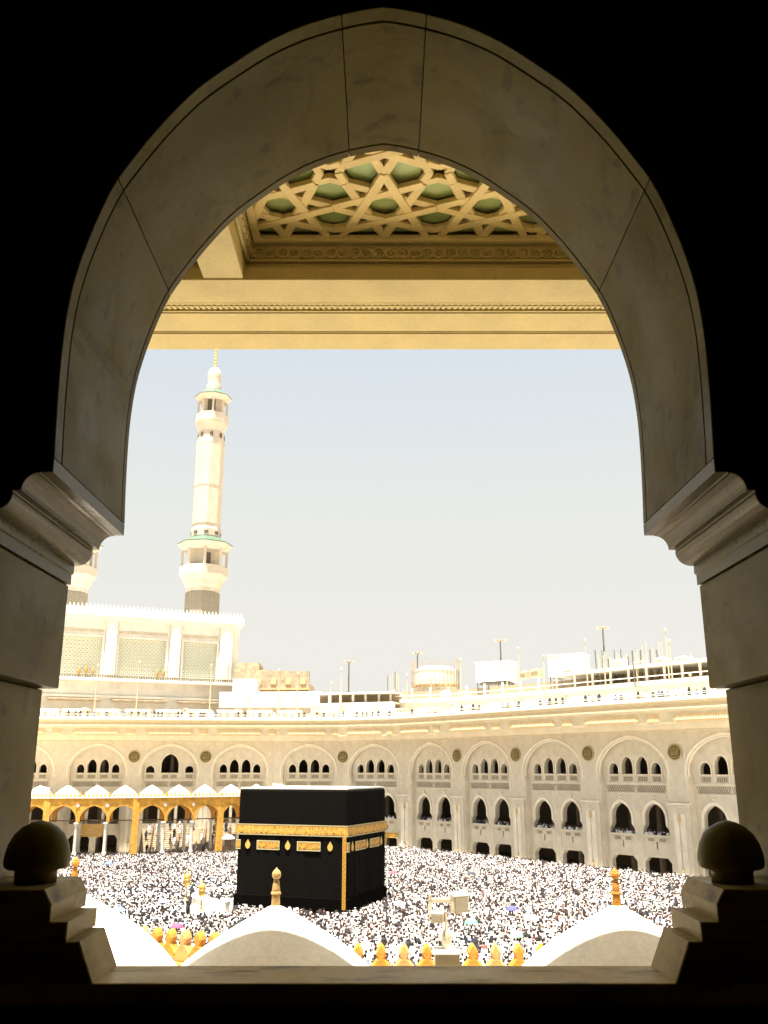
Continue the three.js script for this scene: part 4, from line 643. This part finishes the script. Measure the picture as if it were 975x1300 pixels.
// white sun shelters and fans on the roof terrace behind the parapet
for (const u of [60, 98, 137, 176, 215, 254, 292, 330, 368, 412, 456, 500, 545, 592, 640, 690, 742, 797, 855]) {
  const s = roofSpot(u, 10), g = thing('roof_shelter', 'low white shelter with shaded openings on the roof terrace', 'shelter', [s.x, 24.22, s.z], u < 470 ? R(4) : R(-50), 'white shelters along the roof terrace');
  mesh('roof', rbx(5.2, .22, 3, 0, 2.55, 0, .05), M.white, g); mesh('rear_wall', bx(5, 2.4, .2, 0, 1.2, -1.3), M.fixture, g); mesh('valance', rbx(5.2, .4, .1, 0, 2.25, 1.45, .02), M.white, g);
  for (const x of [-2.4, -.8, .8, 2.4]) mesh('post', cyl(.08, .08, 2.5, x, 1.25, 1.3, 8), M.white, g); for (let i = 0; i < 5; i++) mesh('window', bx(.7, .4, .06, -2 + i, 1.75, -1.17), M.grille, g);
}
for (const u of [107, 236, 402, 573, 720]) {
  const s = roofSpot(u, .4), g = thing('mist_fan', 'cream pedestal fan unit standing behind the roof parapet', 'fan', [s.x, 24.22, s.z], 0, 'fan units behind the roof parapet');
  mesh('cabinet', rbx(1.3, 1.1, .9, 0, .55, 0, .06), M.fixture, g); mesh('fan_housing', boxUV(new THREE.TorusGeometry(.55, .12, 6, 18).translate(0, 1.8, 0)), M.fixture, g); mesh('fan_hub', boxUV(new THREE.CylinderGeometry(.18, .18, .3, 10).rotateX(Math.PI / 2).translate(0, 1.8, 0)), M.tan, g); for (let k = 0; k < 3; k++) mesh('fan_blade', rbx(.16, .5, .04, 0, .27, 0, .01).rotateZ(k * 2.094).translate(0, 1.8, 0), M.tan, g); mesh('stand', cyl(.07, .07, .4, 0, 1.2, 0, 8), M.steel, g);
}

// ------------------------------------------------------------------ small things: floodlight pair, post, stairs, sign
{
  const Z = 16.5, top = at(567, 1206, Z), k = Z / 1250, g = thing('floodlight_pair', 'cream twin floodlight on a pedestal between the two near domes', 'floodlight', [top.x, top.y - 1.4, -Z]);
  const y = (v) => at(567, v, Z).y - (top.y - 1.4), x = (u) => (u - 567) * k;
  mesh('pedestal', rbx(31 * k, 1.36, .4, 0, .68, 0, .012), M.fixture, g); mesh('pedestal_cap', rbx(34 * k, .06, .46, 0, 1.39, 0, .015), M.whiteClean, g);
  mesh('post', lathe([[0, 1.42], [.075, 1.42], [.078, y(1187)], [.06, y(1183)], [.03, y(1180)], [.022, y(1172)], [.022, y(1158)], [0, y(1158)]], 16), M.fixture, g);
  const box = (n, w, h, d, px, py, pz, ry, rx) => { const q = new THREE.Group(); q.name = n; g.add(q); q.position.set(px, py, pz); q.rotation.set(rx, ry, 0); mesh('lamp_body', rbx(w, h, d, 0, 0, 0, .02), M.fixture, q); mesh('lamp_visor', rbx(w * 1.08, .03, d * 1.2, 0, h / 2 + .01, .03, .01), M.whiteClean, q); mesh('cooling_fin', merge([-.3, 0, .3].map((t) => bx(w * .8, .012, .03, 0, h * t, -d / 2 - .01))), M.fixture, q); mesh('glass', bx(w * .86, h * .8, .01, 0, 0, d / 2 + .004), M.column, q); };
  box('floodlight_head', .27, .28, .2, x(584), y(1146), .04, .35, .12); box('floodlight_head', .2, .16, .2, x(557), y(1164), .02, -.3, .1);
  mesh('bracket', merge([rbx(.05, .42, .1, x(547), y(1152), 0, .012), rbx(.36, .07, .1, x(560), y(1143), 0, .012), rbx(.2, .05, .1, x(553), y(1165), 0, .01)]), M.fixture, g);
  mesh('cable', tube([V3(x(580), y(1158), 0), V3(x(578), y(1166), .03), V3(x(574), y(1174), .02), V3(x(566), y(1178), 0)], .009, 14, 5), M.steel, g);
}
{
  const c = at(240, 1060, 172), g = thing('stair', 'broad pale stone stair rising behind the orange arcade', 'stair', [c.x + .5, 0, c.z + 2.2], R(10));
  for (let i = 0; i < 16; i++) mesh('step', rbx(17, .3 * (i + 1), .5, 0, .15 * (i + 1), 3.2 - i * .48, .02), M.tan, g);
  for (const x of [-6.5, -1.8, 2.8, 7.2]) { const r = mesh('handrail', merge([bar(V3(x, 1.3, 3.4), V3(x, 5.9, -4), .07, 6), bar(V3(x, .8, 3.4), V3(x, 5.4, -4), .05, 6)]), M.iron, g); for (let i = 0; i < 6; i++) mesh('baluster', bar(V3(x, .1 + i * .9, 3.3 - i * 1.45), V3(x, 1.35 + i * .92, 3.3 - i * 1.45), .05, 5), M.iron, r); }
}
{
  const c = at(116, 1054.5, 163.6), g = thing('hanging_sign', 'yellow signboard with two faint white lines under an arcade arch', 'sign', [c.x, c.y, c.z]);
  mesh('board', rbx(4.0, 2.0, .1, 0, 0, 0, .02), M.sign, g); mesh('lettering', merge([...[-.45, -.2, .02, .3].map((x, i) => bx(.18, .09, .03, x, .1 + .02 * (i % 2), .06)), ...Array.from({ length: 9 }, (_, i) => bx(.13, .06, .03, -.9 + i * .23, -.3, .06)), bx(.28, .18, .03, -1.5, -.6, .06), bx(.28, .18, .03, 1.5, -.6, .06)]), M.whiteClean, g);
}
for (const [u, v, Z, lbl] of [[57.5, 1009, 160, 'white twin lamp on the arcade parapet beside the dark ball finial'], [350, 1004, 171, 'white round lamp behind the roof of the black cube']]) {
  const p = at(u, v, Z), g = thing('roof_lamp', lbl, 'lamp', [p.x, p.y, p.z]); mesh('pole', cyl(.07, .07, 1.1, 0, .4, 0, 6), M.whiteClean, g); mesh('head', merge([rbx(.55, .4, .35, -.3, 1.1, 0, .1), rbx(.55, .45, .35, .35, .95, .05, .1)]), M.whiteClean, g);
}
{ const c = at(495, 1060, depthAt(495, -.5)), g = thing('wall_sign', 'gold sign band above the dark doorway right of the black cube', 'sign', [c.x, c.y, c.z], HD[7]); mesh('board', uvq(rbx(3.4, .8, .12, 0, 0, 0, .02)), M.beltPanel, g); mesh('frame', merge([bx(3.6, .08, .16, 0, .44, 0), bx(3.6, .08, .16, 0, -.44, 0)]), M.gold, g); }
function uvq(g) { const p = g.attributes.position, uv = g.attributes.uv; for (let i = 0; i < p.count; i++) uv.setXY(i, p.getX(i) / 3.4 + .5, p.getY(i) / .8 + .5); return g; }

// ------------------------------------------------------------------ people
const smin = (a, b, k) => { const h = Math.max(k - Math.abs(a - b), 0) / k; return Math.min(a, b) - h * h * k * .25; };
const capsule = (p, a, b, ra, rb) => { const ab = [b[0] - a[0], b[1] - a[1], b[2] - a[2]], ap = [p[0] - a[0], p[1] - a[1], p[2] - a[2]], t = Math.max(0, Math.min(1, (ap[0] * ab[0] + ap[1] * ab[1] + ap[2] * ab[2]) / (ab[0] ** 2 + ab[1] ** 2 + ab[2] ** 2))); return Math.hypot(ap[0] - ab[0] * t, (ap[1] - ab[1] * t), ap[2] - ab[2] * t) - (ra + (rb - ra) * t); };
function figure(bones, paint, res = 40, H = 1.86) {
  const mc = new MarchingCubes(res, new THREE.MeshStandardMaterial(), false, false, 24000), s = H / 2, f = mc.field; mc.isolation = 0;
  for (let k = 0; k < res; k++) for (let j = 0; j < res; j++) for (let i = 0; i < res; i++) {
    const q = (t) => (t - res / 2) / (res / 2) * s, p = [q(i), q(j) + .87, q(k)]; let d = 9;
    for (const [a, b, ra, rb, kk = .07, sz = 1] of bones) d = smin(d, capsule([p[0], p[1], p[2] * sz], [a[0], a[1], a[2] * sz], [b[0], b[1], b[2] * sz], ra, rb), kk);
    f[k * res * res + j * res + i] = -d;
  }
  mc.update();
  let g = new THREE.BufferGeometry(); const pos = new Float32Array(mc.count * 3);
  for (let i = 0; i < mc.count; i++) { pos[i * 3] = mc.positionArray[i * 3] * s; pos[i * 3 + 1] = mc.positionArray[i * 3 + 1] * s + .87; pos[i * 3 + 2] = mc.positionArray[i * 3 + 2] * s; }
  g.setAttribute('position', new THREE.BufferAttribute(pos, 3)); g = mergeVertices(g, 1e-4); g.computeVertexNormals();
  const p = g.attributes.position, c = new Float32Array(p.count * 3); for (let i = 0; i < p.count; i++) c.set(paint(p.getX(i), p.getY(i), p.getZ(i)), i * 3);
  g.setAttribute('color', new THREE.BufferAttribute(c, 3)); return g;
}
const legs = (st = .06) => [[[-.1, .9, 0], [-.11, .48, st], .105, .075], [[.1, .9, 0], [.11, .48, -st], .105, .075], [[-.11, .48, st], [-.11, .06, st * .6], .075, .05], [[.11, .48, -st], [.11, .06, -st * 1.4], .075, .05], [[-.11, .05, st * .6], [-.12, .03, st * .6 + .15], .045, .035], [[.11, .05, -st * 1.4], [.12, .03, -st * 1.4 + .15], .045, .035]];
const trunk = [[[0, .95, 0], [0, 1.2, 0], .16, .155, .1, 1.35], [[0, 1.2, 0], [0, 1.38, 0], .17, .14, .1, 1.35], [[-.15, 1.4, 0], [.15, 1.4, 0], .075, .075, .08], [[0, 1.42, 0], [0, 1.54, .01], .055, .052, .05], [[0, 1.6, .02], [0, 1.665, .005], .088, .1, .03], [[0, 1.6, .1], [0, 1.585, .12], .016, .014, .015]];
const armsDown = [[[-.2, 1.4, 0], [-.27, 1.12, -.02], .06, .048], [[-.27, 1.12, -.02], [-.25, .87, .1], .045, .035], [[-.25, .87, .1], [-.245, .78, .13], .038, .03], [[.2, 1.4, 0], [.27, 1.12, -.02], .06, .048], [[.27, 1.12, -.02], [.2, 1.02, .2], .045, .035], [[.2, 1.02, .2], [.14, 1.03, .26], .038, .03]];
const armsUp = [[[-.2, 1.4, 0], [-.3, 1.3, .18], .06, .048], [[-.3, 1.3, .18], [-.26, 1.55, .3], .045, .035], [[-.26, 1.55, .3], [-.24, 1.64, .3], .038, .028], [[.2, 1.4, 0], [.3, 1.3, .18], .06, .048], [[.3, 1.3, .18], [.26, 1.55, .3], .045, .035], [[.26, 1.55, .3], [.24, 1.64, .3], .038, .028]];
const skirt = [[[0, .98, 0], [0, .42, 0], .185, .215, .08, 1.15]], robe = [[[0, 1.2, 0], [0, .16, 0], .19, .27, .1, 1.12]];
const veil = [[[0, 1.64, -.02], [0, 1.42, -.04], .125, .16, .06], [[0, 1.45, -.02], [0, 1.15, -.05], .2, .24, .08, 1.2]], scarf = [[[0, 1.66, -.015], [0, 1.48, -.05], .112, .125, .05]];
const SK = [.16, .075, .04], HAIR = [.026, .021, .019], WH = [.80, .78, .745];
const head = (y, z, cover) => y > 1.49 ? (cover ?? (y > 1.645 || z < -.02 && y > 1.55 ? HAIR : SK)) : null;
const kinds = [
  { geo: figure([...legs(), ...trunk, ...armsDown, ...skirt], (x, y, z) => head(y, z) ?? (y < .16 || x > .17 && y > .9 && y < 1.5 && x > .19 || x < -.23 && y < .95 ? SK : WH)), desc: 'white wrapped cloth and bare shoulder' },
  { geo: figure([...legs(.1), ...trunk, ...armsUp, ...skirt], (x, y, z) => head(y, z) ?? (y < .16 || Math.abs(x) > .22 && y > 1.15 || z > .24 ? SK : WH)), desc: 'white wrapped cloth with raised hands' },
  { geo: figure([...trunk, ...armsDown, ...robe], (x, y, z) => y > 1.49 ? (z > .03 && y < 1.66 ? SK : y > 1.66 ? WH : HAIR) : (z > .2 && y < 1.1 && y > .95 ? SK : WH)), desc: 'long white robe and white cap' },
  { geo: figure([...trunk, ...armsDown, ...robe, ...veil], (x, y, z) => z > .075 && y > 1.55 && y < 1.68 && Math.abs(x) < .07 ? SK : [.024, .023, .025]), desc: 'long black robe and veil' },
  { geo: figure([...trunk, ...armsDown, ...robe, ...veil], (x, y, z) => z > .075 && y > 1.55 && y < 1.68 && Math.abs(x) < .07 ? SK : y > 1.1 ? [.74, .70, .68] : [.72, .66, .62]), desc: 'pale robe and long pale veil' },
  { geo: figure([...legs(.09), ...trunk, ...armsDown, ...scarf], (x, y, z) => y > 1.49 ? (z > .04 && y < 1.67 ? SK : HAIR) : y > .92 ? [.10, .13, .24] : y < .1 ? HAIR : [.035, .03, .03]), desc: 'dark shirt and dark trousers' },
  { geo: figure([...legs(.08), ...trunk, ...armsDown], (x, y, z) => head(y, z) ?? (y > .92 ? (Math.abs(x) > .22 && y < 1.2 ? SK : [.42, .12, .09]) : [.12, .09, .07])), desc: 'red brown shirt and dark trousers' },
];
const cloth = new THREE.MeshStandardMaterial({ vertexColors: true, roughness: .95 });
const kaabaIn = (x, z) => { const th = R(-21), dx = x + 8.05, dz = z + 105.8; const lx = dx * Math.cos(th) - dz * Math.sin(th), lz = dx * Math.sin(th) + dz * Math.cos(th); return Math.abs(lx) < 7.3 && Math.abs(lz) < 6.4 ? true : (() => { const hx = lx + 6.43 + 1.6, r = Math.hypot(hx / .95, lz + 3.5); return lx < -6 && r > 6.6 && r < 8.7; })(); };
const frontLine = back(-1.2), arcX = [[-110, 162], [-52, 162.4], [-37, 164], [-27, 167], [-14.5, 172]];
const farLimit = (x) => { let z = 400; for (let i = 0; i < frontLine.length - 1; i++) { const [a, b] = [frontLine[i], frontLine[i + 1]]; if (x >= a[0] && x <= b[0]) z = Math.min(z, a[1] + (b[1] - a[1]) * (x - a[0]) / (b[0] - a[0])); } for (let i = 0; i < arcX.length - 1; i++) { const [a, b] = [arcX[i], arcX[i + 1]]; if (x >= a[0] && x <= b[0]) z = Math.min(z, a[1] + (b[1] - a[1]) * (x - a[0]) / (b[0] - a[0]) - .4); } return z === 400 ? 0 : z; };
const people = [];
{
  const step = .66; let row = 0;
  for (let z = 50; z < 185; z += step * .92, row++) {
    for (let x = -88; x < 62; x += step) {
      const px = x + (row & 1) * step / 2 + rr(-.24, .24), pz = z + rr(-.24, .24);
      if (Math.abs(px / pz) > .52 || pz > farLimit(px) || kaabaIn(px, -pz) || (pz > 96.5 && pz < 107 && px / pz < -.153 && px / pz > -.205)) continue;
      const dk = Math.hypot(px + 8, pz - 105.8), dens = dk < 24 ? .99 : .99 - .42 * Math.max(0, vnoise(px * .16 + 40, pz * .16 + 40, 256, 4) - .25);
      if (rnd() > dens) continue;
      const q = rnd(), cl = vnoise(px * .3 + 9, pz * .3 + 50, 256, 8);
      let k; const busy = dk < 26;
      const dark = (busy ? .05 : 0) + (cl > .55 ? .11 : cl > .42 ? .04 : .01); if (q < .44) k = 0; else if (q < .55) k = 1; else if (q < .72) k = 2; else if (q < .82) k = 4; else if (q < .82 + dark) k = 3; else if (q < .84 + dark) k = 5; else if (q < .86 + dark) k = 6; else k = 2;
      const toC = Math.atan2(-8 - px, -105.8 + pz) + (busy ? Math.PI / 2 : 0);
      people.push({ k, x: px, y: 0, z: -pz, r: toC + rr(-.7, .7), s: rr(.92, 1.06) });
    }
  }
}
// the figures seen largest between the domes are things of their own
const domeTop = (u) => Math.min(...[-83, 350, 783, 1216].map((c) => { const d = Math.abs(u - c); return 1147 + (d < 70 ? d * .57 : 40 + (d - 70) * .85); }));
const seen = people.filter((p) => { const [u, v] = project(V3(p.x, 1.5, p.z)); return u > 135 && u < 838 && v < Math.min(1212, domeTop(u)) && v > 1010; }).sort((a, b) => b.z - a.z).slice(0, 180);
const single = new Set(seen);
function personThing(p, label, grp) {
  const m = new THREE.Mesh(kinds[p.k].geo, cloth); m.name = numbered('person'); m.position.set(p.x, p.y, p.z); m.rotation.y = p.r; m.scale.setScalar(p.s); m.castShadow = m.receiveShadow = true; scene.add(m); return tag(m, label, 'person', grp);
}
for (const p of seen) personThing(p, 'person in ' + kinds[p.k].desc + ' on the near side of the courtyard crowd', 'people on the near side of the crowd: ' + kinds[p.k].desc);
// people along the roof parapet, on the stair and in the gallery balconies
for (let u = 50; u < 916; u += rr(3.5, 10.2)) {
  const s = roofSpot(u, rr(-3.2, 1.5)), k = [0, 2, 3, 0, 3, 3, 5, 4][Math.floor(rnd() * 8)];
  personThing({ k, x: s.x, y: 24.24, z: s.z, r: rr(-1, 1), s: 1 }, 'person in ' + kinds[k].desc + ' behind the gallery roof parapet', 'people behind the roof parapet: ' + kinds[k].desc);
}
{
  const gal = [];
  for (let i = 0; i < 13; i++) for (const c of i < 6 ? [] : [-2.65, 2.65]) for (let n = 0; n < 16; n++) { const lx = (c + (n % 8 - 3.5) * .46 + rr(-.1, .1)) * BW[i] / 14, o = -1.15 - Math.floor(n / 8) * .6, cx = (plan[i][0] + plan[i + 1][0]) / 2, cz = (plan[i][1] + plan[i + 1][1]) / 2, d = [Math.cos(HD[i]), Math.sin(HD[i])]; gal.push({ k: [0, 2, 3, 0, 5][Math.floor(rnd() * 5)], x: cx + d[0] * lx + d[1] * o, y: 5.0 + (n < 8 ? 0 : .12), z: -(cz + d[1] * lx - d[0] * o), r: HD[i] + rr(-.6, .6), s: rr(.95, 1.05) }); }
  for (let n = 0; n < 46; n++) { const i = Math.floor(rnd() * 15), p = V3(rr(-8, 8), .3 * (i + 1), 3.2 - i * .48).applyAxisAngle(V3(0, 1, 0), R(10)), c = at(240, 1060, 172); gal.push({ k: Math.floor(rnd() * 6), x: c.x + .5 + p.x, y: p.y, z: c.z + 2.2 + p.z, r: rr(-1, 1), s: 1 }); }
  const crowd = group('crowd', scene); crowd.userData = { kind: 'stuff', label: 'dense crowd in white and dark clothes filling the courtyard' };
  const all = people.filter((p) => !single.has(p)).concat(gal), d = new THREE.Object3D(), col = new THREE.Color();
  kinds.forEach((kd, k) => {
    const l = all.filter((p) => p.k === k), m = new THREE.InstancedMesh(kd.geo, cloth, l.length); m.name = 'crowd_figures'; m.castShadow = m.receiveShadow = true; m.userData.kind = 'stuff';
    l.forEach((p, i) => { d.position.set(p.x, p.y, p.z); d.rotation.set(0, p.r, 0); d.scale.setScalar(p.s); d.updateMatrix(); m.setMatrixAt(i, d.matrix); const v = rr(.62, 1.05); k === 4 || k === 6 || k === 5 ? (() => { const t = rnd(), a = k === 4 ? (t < .62 ? [1, .97, .95] : t < .74 ? [.30, .28, .27] : t < .84 ? [.62, .5, .42] : t < .91 ? [.42, .48, .62] : t < .94 ? [.5, .34, .3] : [.75, .62, .66]) : k === 5 ? (t < .6 ? [.5, .45, .4] : [1, 1, 1]) : (t < .6 ? [.6, .7, .7] : [.9, 1.2, 1]); col.setRGB(v * a[0], v * a[1], v * a[2]); })() : col.setRGB(v, v * rr(.97, 1), v * rr(.94, 1.02)); m.setColorAt(i, col); });
    crowd.add(m);
  });
  console.log('crowd', all.length, 'singles', seen.length);
}
// umbrellas held up in the crowd
for (const [u, v, c, n, sc = 1] of [[650.8, 1153, [.06, .06, .22], 'dark blue'], [674, 1164.6, [.30, .36, .75], 'light blue'], [599, 1170, [.10, .60, .28], 'bright green'], [507, 1147, [.8, .8, .78], 'white'], [597, 1109, [.03, .03, .035], 'black'], [151, 1155, [.30, .48, .78], 'pale blue'], [224, 1176, [.22, .04, .10], 'plum pink'], [138, 1096, [.10, .14, .42], 'navy blue'], [208, 1144, [.22, .20, .48], 'violet'], [289, 1078, [.82, .81, .78], 'large white', 1.9], [657, 1187, [.14, .62, .2], 'grass green'], [500, 1108, [.45, .05, .07], 'red']]) {
  const p = onGround(u, v, 2.05), g = thing('umbrella', n + ' umbrella held open above the courtyard crowd', 'umbrella', [p.x, 0, p.z], rnd() * 3); g.rotation.z = rr(-.1, .1); g.scale.setScalar(sc);
  const m = std({ color: rgb(...c), roughness: .8 }), prof = [[0, 2.3], [.2, 2.28], [.4, 2.2], [.55, 2.08], [.62, 1.96], [.6, 1.96], [.53, 2.06], [.38, 2.17], [.2, 2.25], [0, 2.27]];
  mesh('canopy', boxUV(new THREE.LatheGeometry(prof.map(([x, y]) => V2(x, y)), 8)), m, g); mesh('shaft', cyl(.012, .012, 1.25, 0, 1.7, 0, 6), M.steel, g); mesh('tip', cyl(.004, .012, .09, 0, 2.34, 0, 6), M.steel, g); mesh('handle', tube([V3(0, 1.1, 0), V3(0, 1.02, .01), V3(0, .99, .05), V3(0, 1.02, .08)], .014, 8, 5), M.iron, g);
  for (let k = 0; k < 8; k++) { const a = k * Math.PI / 4; mesh('rib', bar(V3(0, 2.26, 0), V3(Math.sin(a) * .61, 1.955, Math.cos(a) * .61), .006, 4), M.steel, g); }
}
renderer.render(scene, camera);
